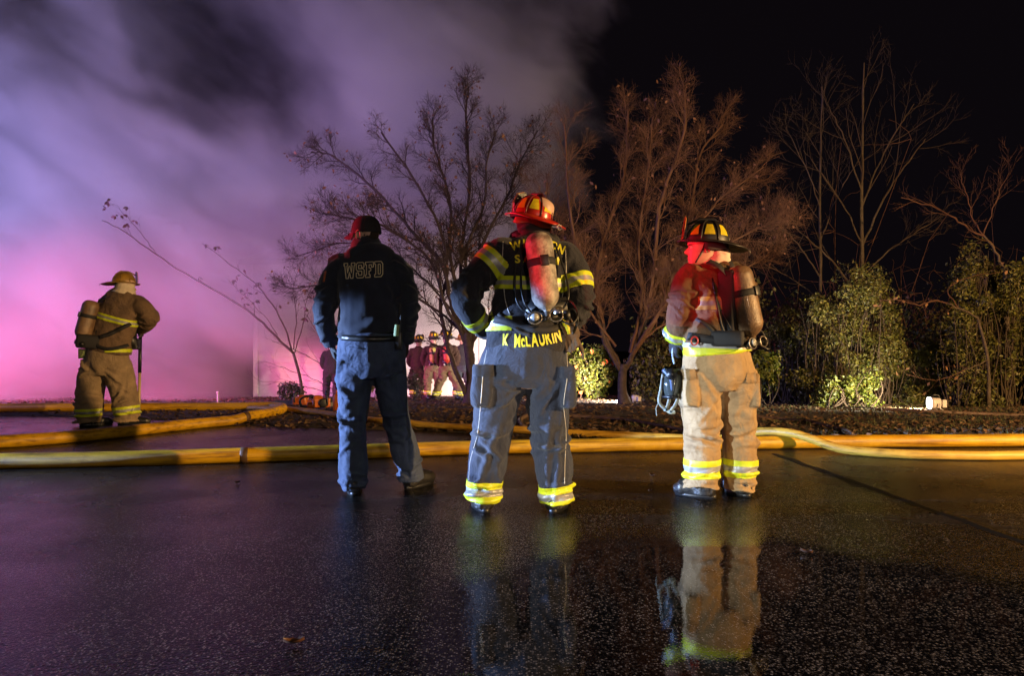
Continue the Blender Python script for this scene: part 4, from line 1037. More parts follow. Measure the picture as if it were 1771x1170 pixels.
def ribbon(P, pts, w, nrm, m, name='strap', parent=None, th=.006):
    mb = MB(); A = catmull([tuple(p) for p in pts], 6); n = V(nrm)
    mb.tube([V(a) for a in A], w, 8, side=None, ry=th) if False else None
    vs = []; fs = []
    for i, a in enumerate(A):
        t = V(A[min(i + 1, len(A) - 1)] - A[max(i - 1, 0)]).normalized(); sdv = t.cross(n).normalized(); nn = sdv.cross(t)
        p = V(a); vs += [p - sdv * w - nn * th / 2, p + sdv * w - nn * th / 2, p + sdv * w + nn * th / 2, p - sdv * w + nn * th / 2]
    k = len(A)
    for i in range(k - 1):
        for q in range(4): fs.append((i * 4 + q, i * 4 + (q + 1) % 4, (i + 1) * 4 + (q + 1) % 4, (i + 1) * 4 + q))
    fs += [(3, 2, 1, 0), tuple((k - 1) * 4 + q for q in range(4))]
    mb.add(vs, fs); return mb.build(name, m, parent or P.root)

def dress(P, spec):
    """trousers, coat, gloves, boots, body from photo-pixel measurements"""
    r = P.r; vx = spec.get('voxel', .009); A = spec.get('amp', 2.1)
    # --- trousers
    mb = MB(); folds = []
    c, rx, ry = P.path(spec['pelvis']); mb.tube(c, rx, 24, side=(1, 0, 0), ry=ry)
    legs = {}
    for L in ('legL', 'legR'):
        c, rx, ry = P.path(spec[L], 10); mb.tube(c, rx, 20, side=(1, 0, 0), ry=ry); legs[L] = (c, rx)
        cl = [tuple(x) for x in c]
        folds += limb_folds(cl, rx, r, 9, .78, 1.0, .017 * A, .017, 1.2, .05, face=1.57)      # stack at the cuff
        folds += limb_folds(cl, rx, r, 7, .42, .62, .017 * A, .020, 1.0, .10, face=1.57)      # behind the knee
        folds += limb_folds(cl, rx, r, 6, .0, .30, .014 * A, .022, .9, .22, face=1.57)        # seat
        folds += limb_folds(cl, rx, r, 8, .2, .9, .011 * A, .024, .5, .35)
    for pk in spec.get('pockets', ()):           # bellows pockets, part of the trousers' cloth
        c0 = P.J(*pk[:3]); sx_, sy_, sz_ = pk[3]; ax_ = V((math.sin(pk[4]), 0, math.cos(pk[4])))
        mb.tube([c0 + ax_ * (t * sz_) for t in (.5, .46, .2, -.2, -.44, -.5)], [sx_ * q / 2 for q in (.86, 1, 1.02, 1.04, .96, .7)], 24, side=(1, 0, 0), ry=[sy_ * q / 2 for q in (.9, .98, 1, 1.04, 1.0, .8)], power=4.0)
    tr = P.cloth('trousers', mb, spec['tm'], folds + spec.get('tfolds', lambda p: [])(P), vx, 5, .004 * A, 8)
    # --- coat
    mb = MB(); folds = []
    c, rx, ry = P.path(spec['torso'], 6); mb.tube(c, rx, 28, side=(1, 0, 0), ry=ry, power=2.35)
    cl = [tuple(x) for x in c]
    folds += limb_folds(cl, rx, r, 12, .05, .55, .012 * A, .022, .6, .18, face=1.57)
    folds += limb_folds(cl, rx, r, 8, .3, .8, .010 * A, .03, .35, .3, face=1.57)
    arms = {}
    for a in ('armL', 'armR'):
        if a not in spec: continue
        q0, q1 = spec[a][0], spec[a][1]
        lead = (q0[0] + (q0[0] - q1[0]) * .7, q0[1] + 4, q0[2] * .55, q0[3])
        c, rx, ry = P.path([lead] + list(spec[a]), 8); mb.tube(c, rx, 18, ry=ry); arms[a] = (c, rx); cl = [tuple(x) for x in c]
        folds += limb_folds(cl, rx, r, 10, .38, .66, .016 * A, .016, 1.0, .08)
        folds += limb_folds(cl, rx, r, 6, .05, .3, .012 * A, .02, .8, .2)
        folds += limb_folds(cl, rx, r, 6, .7, .98, .011 * A, .015, 1.0, .06)
    ct = P.cloth('coat', mb, spec['cm'], folds + spec.get('cfolds', lambda p: [])(P), vx, 4, .0035 * A, 8)
    # --- body: head, neck, trunk, arms in one skin
    mb = MB(); hc = P.J(*spec['head'][:3]); Mh = Matrix.Translation(hc) @ frame(spec['head'][3], spec['head'][4] if len(spec['head']) > 4 else (0, 0, 1)).to_4x4()
    sc = spec.get('hs', 1.0); head_shell(mb, Mh, sc)
    tc_, trx, try_ = P.path(spec['torso'], 6); k = len(tc_)
    nk = V(tc_[int(k * .8)]); hb = Mh @ V((0, -.02, .06)); mb.tube([nk, nk.lerp(hb, .5), hb], [.066, .056, .054], 14)
    mb.tube(tc_[1:int(k * .88)], [x * .6 for x in trx[1:int(k * .88)]], 16, side=(1, 0, 0), ry=[x * .6 for x in try_[1:int(k * .88)]])
    for a in arms:
        cc, rr = arms[a]; mb.tube(cc[:-2], [x * .5 for x in rr[:-2]], 10)
    for L in legs:
        cc, rr = legs[L]; mb.tube(cc[:-4], [x * .5 for x in rr[:-4]], 10)
    pc, prx, pry = P.path(spec['pelvis']); mb.tube(pc, prx * .6, 14, side=(1, 0, 0), ry=pry * .6)
    bd = link('body', solid(mb, spec.get('bvox', .0052), 2), SKIN, P.root)
    # --- gloves
    for a in arms:
        if 'hand' + a[-1] not in spec: continue
        h = spec['hand' + a[-1]]; w = V(arms[a][0][-1]); g = MB(); hand(g, w - V(h['d']).normalized() * .005, h['d'], h['palm'], h.get('sd', 1), h.get('curl', .6), h.get('fat', 1.22), 1.06)
        link('glove', solid(g, .0038, 2), h.get('m', BLKS), P.root)
    for L in legs:
        c = V(legs[L][0][-1]); boot(P, 'boot', (c.x, c.y, 0), spec['toe' + L[-1]], spec.get('bootr', .062), shaft=max(.1, c.z + .03), length=spec.get('bootlen', .30))
    for pk in spec.get('pockets', ()):           # draped flap over each pocket mouth
        w_ = pk[3][0] / P.k / 2; yy = pk[1] - pk[3][2] / P.k * .38
        q = drape_line(P, tr, [(pk[0] - w_ * .9, yy), (pk[0], yy + 1), (pk[0] + w_ * .9, yy)], .01, 20, .006)
        if len(q) > 4: ribbon(P, [tuple(v) for v in q[::2]], .034, (0, -1, 0), spec['tm'], 'pocket_flap', tr, .007)
    return dict(trousers=tr, coat=ct, legs=legs, arms=arms, body=bd, Mh=Mh, torso=(tc_, trx, try_))
def near_path(path, lim):
    P = np.array(path[0]); Rr = np.array(path[1])
    def f(c):
        d = np.linalg.norm(P - np.array(c), axis=1); i = int(np.argmin(d)); return d[i] < Rr[i] * lim
    return f
def leg_band(P, g, leg, py, h_px, tilt=0.0):
    c, rx = g['legs'][leg]; z = P.J(0, py).z; i = int(np.argmin(np.abs(c[:, 2] - z))); p = V(c[i]); xm = p.x
    P.band(g['trousers'], p, (tilt, 0, 1), triple(h_px * P.k), near_path((c, rx), 1.5))
def arm_band(P, g, arm, t, h, side=None):
    c, rx = g['arms'][arm]; i = int(t * (len(c) - 1)); d = c[min(i + 2, len(c) - 1)] - c[max(i - 2, 0)]
    P.band(g['coat'], c[i], d, triple(h), near_path((c, rx), 1.35))

# ---------------------------------------------------------------- person in the middle: dark turnout gear, red helmet, hands on hips
def person_middle():
    P = Person('person in dark turnout gear and red helmet, hands on hips, air cylinder on back', 897, 4.12, 101, 'people standing on the road')
    g = dress(P, dict(tm=NAVY, cm=NAVYJ, voxel=.0072, bvox=.006,
        pelvis=[(912, 588, 66, 0, 46), (910, 615, 74, 0, 52), (906, 645, 77, 0, 52), (905, 672, 58, 0, 40)],
        legL=[(872, 635, 44, 0, 44), (866, 665, 43, .01, 44), (857, 710, 38, .02, 40), (850, 755, 36, .02, 37), (844, 800, 34, .0, 34), (838, 840, 31, -.01, 32), (835, 866, 30, -.01, 31)],
        legR=[(942, 635, 42, 0, 44), (946, 665, 40, .01, 44), (948, 710, 36, .02, 39), (950, 755, 34, .02, 36), (955, 800, 33, 0, 34), (960, 842, 30, -.02, 31), (962, 869, 29.5, -.02, 30)],
        pockets=[(836, 668, -.055, (.135, .212, .25), .05), (981, 670, -.05, (.10, .212, .24), -.03)],
        torso=[(912, 608, 70, .01, 48), (911, 588, 71, 0, 48), (910, 560, 62, 0, 44), (913, 530, 60, 0, 42), (918, 495, 64, .01, 43), (922, 462, 69, .02, 42), (924, 440, 66, .03, 36), (925, 424, 48, .04, 30), (925, 410, 28, .05, 24), (924, 396, 22, .06, 21)],
        armL=[(872, 440, 31, .02), (846, 460, 30, .0), (822, 485, 28, -.04), (806, 512, 27, -.06), (815, 540, 24, -.02), (832, 562, 21, .06), (846, 573, 19, .12)],
        armR=[(972, 446, 30, .03), (990, 468, 29, .01), (1000, 495, 26, -.03), (1002, 522, 24, -.04), (992, 546, 23, .02), (978, 565, 21, .09), (966, 575, 19, .14)],
        head=(922, 406, .05, (-.75, .62, .16), (.10, .1, 1)),
        handL=dict(d=(.5, .3, -.8), palm=(1, .2, 0), sd=1, curl=.4), handR=dict(d=(-.5, .3, -.8), palm=(-1, .2, 0), sd=-1, curl=.4),
        toeL=(-.25, 1), toeR=(.3, 1), bootr=.07, bootlen=.31))
    tr, ct = g['trousers'], g['coat']
    leg_band(P, g, 'legL', 847, 36, .05); leg_band(P, g, 'legR', 856, 36, -.10)
    arm_band(P, g, 'armL', .27, .098); arm_band(P, g, 'armL', .80, .085); arm_band(P, g, 'armR', .42, .088)
    tc = g['torso']; body = near_path((tc[0], np.maximum(tc[1], tc[2])), 1.10); armf = [near_path(g['arms'][a], 1.12) for a in g['arms']]
    keep = lambda c: body(c) and not any(f(c) for f in armf)
    P.band(ct, P.J(915, 493), (0.05, 0, 1), triple(.078), keep)
    P.band(ct, P.J(905, 561), (0.0, 0, 1), triple(.085), lambda c: keep(c) and c.x < P.J(885, 0).x)
    # trouser side piping and pocket flaps
    for pts, par in (([(842, 606), (836, 640), (832, 690), (826, 750), (813, 800), (811, 850)], tr), ([(980, 604), (981, 650), (975, 700), (979, 750), (977, 800), (976, 860)], tr), ([(870, 418), (869, 450), (870, 480), (874, 520), (882, 545)], ct), ([(978, 432), (979, 470), (975, 500), (969, 530)], ct)):
        q = drape_line(P, par, pts, .002, 40, .0)
        if len(q) > 4:
            mb = MB(); mb.tube(q, .0026, 5); mb.build('piping', mat('silver_piping', (0.50, 0.48, 0.44), .5), par)
    # lettering
    lettering(P, 'WINSTON', ct, [(884, 434), (905, 429), (930, 428), (955, 432), (973, 440)], 15, LETY, bold=.03)
    lettering(P, 'SALEM', ct, [(891, 455), (930, 451), (966, 458)], 14, LETY, bold=.03, gap=.22)
    lettering(P, 'K McLAURIN', ct, [(869, 601), (900, 602), (935, 598), (972, 590)], 24, LETY, bold=.035, gap=.1, off=.006)
    # hood and collar
    mb = MB(); h0 = P.J(925, 408, .05); mb.tube(catmull([tuple(P.J(925, 417, .05)), tuple(P.J(924, 402, .05)), tuple(P.J(922, 386, .06)), tuple(P.J(918, 366, .08))], 5), [.108, .104, .10, .099, .098, .098, .1, .1, .102, .103, .104, .104, .104, .1, .096, .09], 20, side=(1, 0, 0))
    P.cloth('hood', mb, HOOD, limb_folds([tuple(P.J(925, 412, .05)), tuple(P.J(920, 386, .06))], [.1, .1], P.r, 14, 0, 1, .014, .012, 1.2, .1), .008, 4, .004, 14)
    h, M = helmet(P, P.J(921, 377, .07), (-.62, .76, .16), (.20, -.02, 1), HRED, 1.0, OFLAP, ribs_m=mat('dark_red_ridge', (0.10, 0.012, 0.012), .4))
    mb = MB(); cf = frame((-.62, .76, .16), (.20, -.02, 1))
    # goggles strap round the helmet base
    mb.tube([M @ V((.118 * math.cos(a), .139 * math.sin(a), -.012)) for a in [i * math.pi / 14 for i in range(29)]], .011, 8); mb.build('goggle_strap', BLKS, h)
    bvh = bvh_of(h.children[0].data)
    class HP: pass
    lettering(P, 'LIOTH', h.children[0], [(896, 356), (910, 356), (926, 358)], 8, mat('pink_letter', (0.55, 0.40, 0.36), .5), bold=.02, off=.004)
    # pack
    pk, M2, L = air_pack(P, P.J(930, 403, -.20), P.J(946, 536, -.24), .079, CYL, (0, -1, 0))
    cyl = pk.children[0]
    lettering(P, 'FT DSTOR', cyl, [(917, 470), (930, 467), (946, 464), (960, 462)], 9, RUST, bold=.02, off=.002)
    lettering(P, 'D', cyl, [(932, 476), (942, 474)], 12, RUST, bold=.02, off=.0025)
    for sx, q in ((-1, [(903, 415, -.0), (897, 405, .05), (888, 412, .15), (884, 470, .22)]), (1, [(948, 418, 0), (956, 410, .06), (962, 420, .16), (962, 470, .22)])):
        ribbon(P, [P.J(a, b, c - .02) for a, b, c in q], .027, (0, -1, .3), BLKS, 'shoulder_strap', pk)
    bp = drape_line(P, ct, [(846, 552), (872, 556), (905, 566), (940, 572), (970, 566), (984, 556)], .02, 30, .012)
    if len(bp) > 4: ribbon(P, [tuple(b) for b in bp[::3]], .022, (0, -1, 0), BLKS, 'waist_belt', pk, .012)
    bp = drape_line(P, ct, [(862, 543), (880, 560), (900, 574), (915, 580)], .02, 24, .012)
    if len(bp) > 4: ribbon(P, [tuple(b) for b in bp[::3]], .012, (0, -1, 0), BLKS, 'pull_strap', pk, .006)
    # hanging gloves and tools at the right hip
    mb = MB(); hand(mb, P.J(978, 558, -.06), (.25, 0, -1), (0, -1, 0), 1, .25, 1.5, 1.15); P.cloth('work_glove', mb, mat('brown_glove', (0.13, 0.085, 0.06), .8, noise_amt=.3), [], .0045, 2, 0)
    mb = MB(); mb.tube(catmull([tuple(P.J(972, 545, -.09)), tuple(P.J(990, 535, -.10)), tuple(P.J(999, 552, -.10)), tuple(P.J(992, 575, -.08)), tuple(P.J(978, 588, -.06))], 8), .008, 7); mb.build('air_line', BLK, pk)
    for (a, b) in ((970, 548), (978, 562)):
        mb = MB(); mb.tube([P.J(a, b, -.12), P.J(a + 4, b + 6, -.12), P.J(a + 6, b + 16, -.11)], [.010, .013, .008], 8); mb.build('yellow_tag', LETY, pk)
    mb = MB(); mb.tube(catmull([tuple(P.J(985, 570, -.06)), tuple(P.J(998, 590, -.05)), tuple(P.J(1006, 606, -.04)), tuple(P.J(1009, 622, -.03))], 5), [.02, .02, .019, .018, .018, .017, .016, .015, .014, .013, .012, .011, .01, .009, .007, .004], 8); mb.build('glove_cuff', mat('brown_glove', (0.13, 0.085, 0.06), .8), P.root)
person_middle()

# ---------------------------------------------------------------- person in navy fleece and cap
def person_cap():
    P = Person('person in navy cap and navy fleece with outlined letters, seen from behind', 645, 4.62, 102, 'people standing on the road')
    g = dress(P, dict(tm=UNI, cm=FLEECE, voxel=.0072, bvox=.0048,
        pelvis=[(644, 576, 54, 0, 38), (643, 600, 58, 0, 42), (643, 630, 58, 0, 42), (643, 655, 42, 0, 34)],
        legL=[(616, 620, 33, 0, 35), (613, 655, 31, .0, 34), (611, 700, 26, .0, 29), (610, 740, 24, -.02, 27), (611, 790, 23, -.05, 26), (612, 825, 22, -.07, 25), (613, 848, 21, -.07, 24)],
        legR=[(670, 620, 32, 0, 35), (674, 655, 30, .02, 34), (680, 695, 26, .04, 30), (687, 730, 24, .05, 27), (699, 775, 23, .08, 26), (709, 810, 22, .10, 25), (714, 833, 21, .11, 24)],
        torso=[(642, 582, 52, 0, 38), (640, 568, 55, 0, 39), (639, 535, 53, 0, 38), (638, 500, 55, 0, 37), (637, 470, 57, .01, 35), (636, 450, 52, .02, 32), (635, 437, 42, .03, 28), (634, 427, 27, .04, 22), (633, 416, 21, .05, 20)],
        armL=[(592, 460, 22, .01), (576, 482, 21, .0), (565, 515, 20, -.02), (561, 545, 18, -.02), (566, 575, 16, .02), (574, 598, 14, .06)],
        armR=[(682, 460, 22, .01), (696, 484, 21, .0), (704, 515, 20, -.02), (707, 545, 18, -.02), (704, 572, 16, .0), (701, 592, 14, .03)],
        head=(632, 436, .05, (-.84, .52, .02)), hs=1.02,
        handL=dict(d=(.25, .15, -1), palm=(1, .3, 0), sd=1, curl=.55, fat=1.1), handR=dict(d=(-.06, .1, -1), palm=(-1, .3, 0), sd=-1, curl=.5, fat=1.1),
        toeL=(-.2, 1), toeR=(.55, 1), bootr=.052, bootlen=.29,
        cfolds=lambda P: [([P.J(668, 480, -.17), P.J(666, 520, -.18), P.J(655, 550, -.18), P.J(630, 568, -.18), P.J(600, 573, -.15)], .032, .040), ([P.J(612, 485, -.17), P.J(614, 510, -.17), P.J(612, 535, -.17)], .014, .02), ([P.J(596, 480, -.15), P.J(598, 500, -.15), P.J(599, 512, -.15)], .012, .016)]))
    ct, tr = g['coat'], g['trousers']
    # outlined block letters across the back
    def slab(ch):
        if ch == 'W': return [[(0, 1), (.34, 1), (.34, .84), (.27, .84), (.33, .36), (.46, .8), (.56, .8), (.69, .36), (.75, .84), (.68, .84), (.68, 1), (1.02, 1), (1.02, .84), (.95, .84), (.83, 0), (.62, 0), (.51, .42), (.40, 0), (.19, 0), (.07, .84), (0, .84), (0, 1)]]
        if ch == 'S': return [[(.72, .66), (.72, .9), (.62, 1), (.12, 1), (0, .88), (0, .56), (.12, .44), (.52, .44), (.52, .18), (.22, .18), (.22, .34), (0, .34), (0, .1), (.1, 0), (.62, 0), (.74, .12), (.74, .5), (.62, .6), (.22, .6), (.22, .82), (.5, .82), (.5, .66), (.72, .66)]]
        if ch == 'F': return [[(0, 1), (.74, 1), (.74, .66), (.56, .66), (.56, .82), (.34, .82), (.34, .6), (.5, .6), (.5, .42), (.34, .42), (.34, .17), (.44, .17), (.44, 0), (0, 0), (0, .17), (.1, .17), (.1, .83), (0, .83), (0, 1)]]
        if ch == 'D': return [[(0, 1), (.6, 1), (.76, .84), (.76, .16), (.6, 0), (0, 0), (0, .17), (.1, .17), (.1, .83), (0, .83), (0, 1)], [(.33, .82), (.5, .82), (.54, .76), (.54, .24), (.5, .18), (.33, .18), (.33, .82)]]
    x = 0; U = 1.02 + .74 + .74 + .76 + .36
    bv = bvh_of(ct.data); src = V((0, 0, CAMZ)) - P.o
    for ch, w in (('W', 1.02), ('S', .74), ('F', .74), ('D', .76)):
        mb = MB()
        for loop in slab(ch):
            pts = []
            for (a, b) in zip(loop, loop[1:]):
                for k in range(5):
                    t = k / 5; u = (x + a[0] * (1 - t) + b[0] * t) / U; v = a[1] * (1 - t) + b[1] * t
                    px = 595 + 67 * u; py = 482.5 - 4 * u - v * 26.5
                    d = (P.J(px, py) - src).normalized(); h = bv.ray_cast(src, d)
                    if h[0] is not None: pts.append(h[0] - d * .002)
            if len(pts) > 3: mb.tube(pts + pts[:1], .0031, 6, cap=False)
        mb.build('letter', LETG, ct); x += w + .12
    # shoulder patch
    q = drape_line(P, ct, [(562, 470), (559, 488)], .01, 6, .003)
    if len(q) > 2: ribbon(P, [tuple(v) for v in q], .022, (-.8, -.6, 0), mat('orange_patch', (0.55, 0.14, 0.04), .6, noise_amt=.4, noise_scale=60), 'shoulder_patch', ct, .004)
    # stand-up collar
    mb = MB(); ringp = []
    mb.tube([P.J(634, 432, .04), P.J(633, 424, .05), P.J(632, 416, .06)], [.118, .104, .094], 24, side=(1, 0, 0), ry=[.10, .092, .085])
    P.cloth('collar', mb, FLEECE, [], .008, 2, .003, 12, ct)
    # cap: crown, bill, button, strap arch
    Mh = g['Mh']; f3 = frame((-.84, .52, .0)); 
    cap = bpy.data.objects.new('cap', None); COL.objects.link(cap); cap.parent = P.root
    mb = MB(); prof = []
    a, b, hh = .090, .115, .122; n = 40; k = 10; vs = []
    for i in range(k + 1):
        t = i / k * .99; e = math.cos(t * math.pi / 2) ** .62; z = .125 + hh * math.sin(t * math.pi / 2) ** 1.1
        for j in range(n):
            q = 2 * math.pi * j / n; vs.append(Mh @ (V((a * e * math.cos(q), -.004 + b * e * math.sin(q), z))))
    mb.add(vs, [(i * n + j, i * n + (j + 1) % n, (i + 1) * n + (j + 1) % n, (i + 1) * n + j) for i in range(k) for j in range(n)] + [tuple(k * n + j for j in range(n))])
    CAPM = mat('black_cap_cloth', (0.014, 0.012, 0.016), .85, bump=.2, bump_scale=500)
    mb.build('crown', CAPM, cap); mb = MB(); vs = []; m = 18
    for layer in (0, -.006):
        for i in range(5):
            t = i / 4
            for j in range(m + 1):
                q = math.pi * (.08 + .84 * j / m); x_ = a * 1.0 * math.cos(q); y_ = -.004 + b * math.sin(q) * .98 + .078 * t * math.sin(q) ** .6
                vs.append(Mh @ V((x_ * (1 - .12 * t), y_, .130 - .020 * t - .03 * (x_ / a) ** 2 * 1.0 * t + layer)))
    fs = []
    for L in range(2):
        for i in range(4):
            for j in range(m):
                o = L * 5 * (m + 1); fs.append((o + i * (m + 1) + j, o + i * (m + 1) + j + 1, o + (i + 1) * (m + 1) + j + 1, o + (i + 1) * (m + 1) + j))
    o = 5 * (m + 1)
    for j in range(m): fs.append((4 * (m + 1) + j, 4 * (m + 1) + j + 1, o + 4 * (m + 1) + j + 1, o + 4 * (m + 1) + j))
    mb.add(vs, fs); mb.build('bill', CAPM, cap); mb = MB(); mb.ball(Mh @ V((0, -.004, .243)), .008, 8); mb.build('button', CAPM, cap)
    for i in range(6):
        th = i * math.pi / 3 + .5; mb = MB(); pts = []
        for s_ in range(9):
            t = s_ / 8 * .97; e = math.cos(t * math.pi / 2) ** .62; pts.append(Mh @ V((a * e * math.cos(th) * 1.004, -.004 + b * e * math.sin(th) * 1.004, .125 + hh * math.sin(t * math.pi / 2) ** 1.1)))
        mb.tube(pts, .0016, 5); mb.build('seam', CAPM, cap)
    lettering(P, 'WSFD', cap.children[0], [(647, 403), (658, 404)], 3.2, LETG, bold=.02, off=.002)
    # short hair at the nape, glasses arm
    hm = MB(); vs = []; n = 26; k = 8
    for i in range(k + 1):
        zt = .055 + .085 * i / k
        for j in range(n + 1):
            q = math.pi * (1.02 + .96 * j / n); wv = .004 * noise.noise((j * .8, i * .9, 1))
            vs.append(Mh @ V(((.077 + wv - .012 * (1 - i / k)) * math.cos(q), -.004 + (.101 + wv - .022 * (1 - i / k)) * math.sin(q), zt)))
    hm.add(vs, [(i * (n + 1) + j, i * (n + 1) + j + 1, (i + 1) * (n + 1) + j + 1, (i + 1) * (n + 1) + j) for i in range(k) for j in range(n)])
    o = hm.build('hair', HAIR, P.root); sd = o.modifiers.new('t', 'SOLIDIFY'); sd.thickness = .006
    gm = MB(); gm.tube([Mh @ V((-.078, .0, .118)), Mh @ V((-.077, .05, .120)), Mh @ V((-.066, .088, .119))], .0035, 6)
    gm.tube([Mh @ V((-.066, .088, .124)), Mh @ V((-.040, .103, .122)), Mh @ V((-.012, .106, .120))], .003, 6); gm.build('glasses_frame', BLK, P.root)
    gm = MB(); gm.box(Mh @ V((-.046, .097, .112)), (.045, .004, .026), Mh.to_3x3()); gm.build('glasses_lens', mat('dark_lens', (.01, .01, .012), .08), P.root, bevel=.002)
    # belt, radio and hi-vis lanyard tag
    q = drape_line(P, tr, [(590, 584), (615, 586), (645, 587), (675, 586), (697, 583)], .01, 30, .006)
    mb = MB()
    if len(q) > 5: ribbon(P, [tuple(v) for v in q[::3]], .019, (0, -1, 0), LEATH, 'belt', P.root, .008)
    mb = MB(); mb.box(P.J(689, 590, -.13), (.045, .035, .11)); mb.tube([P.J(692, 578, -.13), P.J(693, 545, -.13)], [.006, .004], 6); mb.build('radio', BLK, P.root, bevel=.006)
    ribbon(P, [P.J(687, 562, -.165), P.J(686, 572, -.17), P.J(685, 582, -.17)], .016, (0, -1, 0), GRN, 'lanyard_tag', P.root, .003)
    q = drape_line(P, tr, [(602, 600), (622, 604)], .002, 10, .003)
    if len(q) > 3:
        mb = MB(); mb.tube(q, .003, 5); mb.build('pocket_seam', UNI, tr)
person_cap()

# ---------------------------------------------------------------- person at right: tan trousers, black helmet, face in profile
def person_right():
    P = Person('person in tan trousers and black helmet looking left, mask in hand', 1242, 4.46, 103, 'people standing on the road')
    g = dress(P, dict(tm=TAN, cm=TANJ, voxel=.0072, bvox=.0040,
        pelvis=[(1238, 606, 56, 0, 46), (1239, 630, 60, 0, 48), (1241, 655, 62, 0, 46), (1243, 678, 44, 0, 38)],
        legL=[(1216, 645, 38, 0, 42), (1213, 675, 38, .01, 42), (1213, 715, 33, .02, 38), (1214, 750, 32, .02, 35), (1214, 790, 31, .0, 33), (1213, 825, 30, -.01, 31), (1213, 845, 29.5, -.02, 30)],
        legR=[(1270, 645, 35, .02, 42), (1274, 675, 34, .03, 42), (1276, 715, 31, .05, 38), (1278, 750, 29, .06, 34), (1280, 790, 28, .06, 32), (1280, 825, 27, .05, 30), (1280, 848, 26, .05, 29)],
        pockets=[(1191, 672, -.03, (.10, .25, .24), .03), (1299, 676, .0, (.07, .22, .22), -.04)],
        torso=[(1240, 612, 57, 0, 47), (1238, 592, 58, 0, 47), (1236, 560, 54, 0, 44), (1237, 525, 53, 0, 43), (1238, 498, 52, .01, 42), (1237, 480, 47, .02, 38), (1236, 467, 36, .03, 31), (1235, 459, 25, .04, 24), (1234, 452, 19, .05, 20)],
        armL=[(1206, 476, 26, .02), (1190, 492, 27, .0), (1181, 522, 26, -.03), (1177, 548, 24, -.03), (1172, 570, 21, .02), (1166, 588, 18, .07)],
        armR=[(1268, 478, 25, .06), (1282, 500, 25, .12), (1286, 535, 23, .18), (1276, 562, 21, .24), (1262, 578, 18, .3)],
        head=(1217, 461, .0, (-.985, .10, .0), (.05, 0, 1)), hs=1.06,
        handL=dict(d=(-.05, .1, -1), palm=(.9, .4, 0), sd=1, curl=1.15, fat=1.15), handR=dict(d=(-.6, .4, -.6), palm=(-.3, .3, 1), sd=-1, curl=.8),
        toeL=(-.85, .55), toeR=(-.3, .9), bootr=.066, bootlen=.25))
    ct, tr = g['coat'], g['trousers']
    leg_band(P, g, 'legL', 808, 31, -.03); leg_band(P, g, 'legR', 810, 31, .02)
    arm_band(P, g, 'armL', .93, .07)
    tc = g['torso']; body = near_path((tc[0], np.maximum(tc[1], tc[2])), 1.12); armf = [near_path(g['arms'][a], 1.12) for a in g['arms']]
    keep = lambda c: body(c) and not any(f(c) for f in armf)
    dull = [mat('sooty_yellow_tape', (0.34, 0.26, 0.04), .6, noise_amt=.5, noise_scale=10), mat('sooty_silver_tape', (0.24, 0.19, 0.11), .6, noise_amt=.5, noise_scale=10)]
    P.band(ct, P.J(1236, 527), (0, 0, 1), triple(.085), keep, mats=dull)
    P.band(ct, P.J(1236, 611), (0.04, 0, 1), [(-.025, .03, 0), (.03, .06, 1)], keep)
    # cream hood bunched round the neck, coat collar
    mb = MB(); mb.tube(catmull([tuple(P.J(1234, 468, .02)), tuple(P.J(1236, 460, .02)), tuple(P.J(1239, 452, .02)), tuple(P.J(1245, 438, .02))], 4), [.104, .112, .118, .116, .110, .104, .100, .098, .096, .094, .090, .084, .078], 22, side=(1, 0, .25), ry=.098)
    P.cloth('hood', mb, CREAM, limb_folds([tuple(P.J(1234, 456, .02)), tuple(P.J(1236, 434, .03))], [.1, .09], P.r, 16, 0, 1, .016, .012, 1.0, .15), .008, 4, .004, 14)
    mb = MB(); mb.tube([P.J(1236, 474, .02), P.J(1237, 468, .02), P.J(1238, 461, .02)], [.135, .132, .128], 24, side=(1, 0, .1), ry=.118); P.cloth('collar', mb, TANJ, [], .009, 3, .003, 12, ct)
    h, M = helmet(P, P.J(1223, 420, .01), (-.985, .14, .05), (.10, 0, 1), HBLK, 1.04, HOOD)
    # hair in front of and behind the ear
    Mh = g['Mh']; hm = MB(); vs = []; n = 34; k = 8
    for i in range(k + 1):
        zt = .085 + .09 * i / k
        for j in range(n + 1):
            q = math.pi * (.88 + 1.24 * j / n); wv = .003 * noise.noise((j * .8, i * .9, 1)); rr = 1 - .14 * (1 - i / k)
            vs.append(Mh @ V(((.0775 + wv) * rr * math.cos(q), -.004 + (.102 + wv) * rr * math.sin(q), zt)))
    hm.add(vs, [(i * (n + 1) + j, i * (n + 1) + j + 1, (i + 1) * (n + 1) + j + 1, (i + 1) * (n + 1) + j) for i in range(k) for j in range(n)])
    o = hm.build('hair', HAIR, P.root); sd = o.modifiers.new('t', 'SOLIDIFY'); sd.thickness = .005
    for sd_ in (-1, 1):
        e = MB(); e.ball(Mh @ V((sd_ * .031, .082, .119)), .0115, 10); e.build('eye', mat('eye_white', (.7, .66, .62), .15), P.root)
        e = MB(); e.tube([Mh @ V((sd_ * .014, .097, .137)), Mh @ V((sd_ * .032, .095, .141)), Mh @ V((sd_ * .050, .083, .136))], [.003, .0042, .002], 6); e.build('eyebrow', HAIR, P.root)
    # chin strap
    mb = MB(); mb.tube(catmull([tuple(Mh @ V((-.083, .004, .15))), tuple(Mh @ V((-.080, .025, .09))), tuple(Mh @ V((-.05, .06, .02)))], 5), .0045, 6); mb.build('chin_strap', BLKS, P.root)
    pk, M2, L = air_pack(P, P.J(1275, 460, -.13), P.J(1301, 582, -.16), .083, CYL2, (.62, -.78, 0))
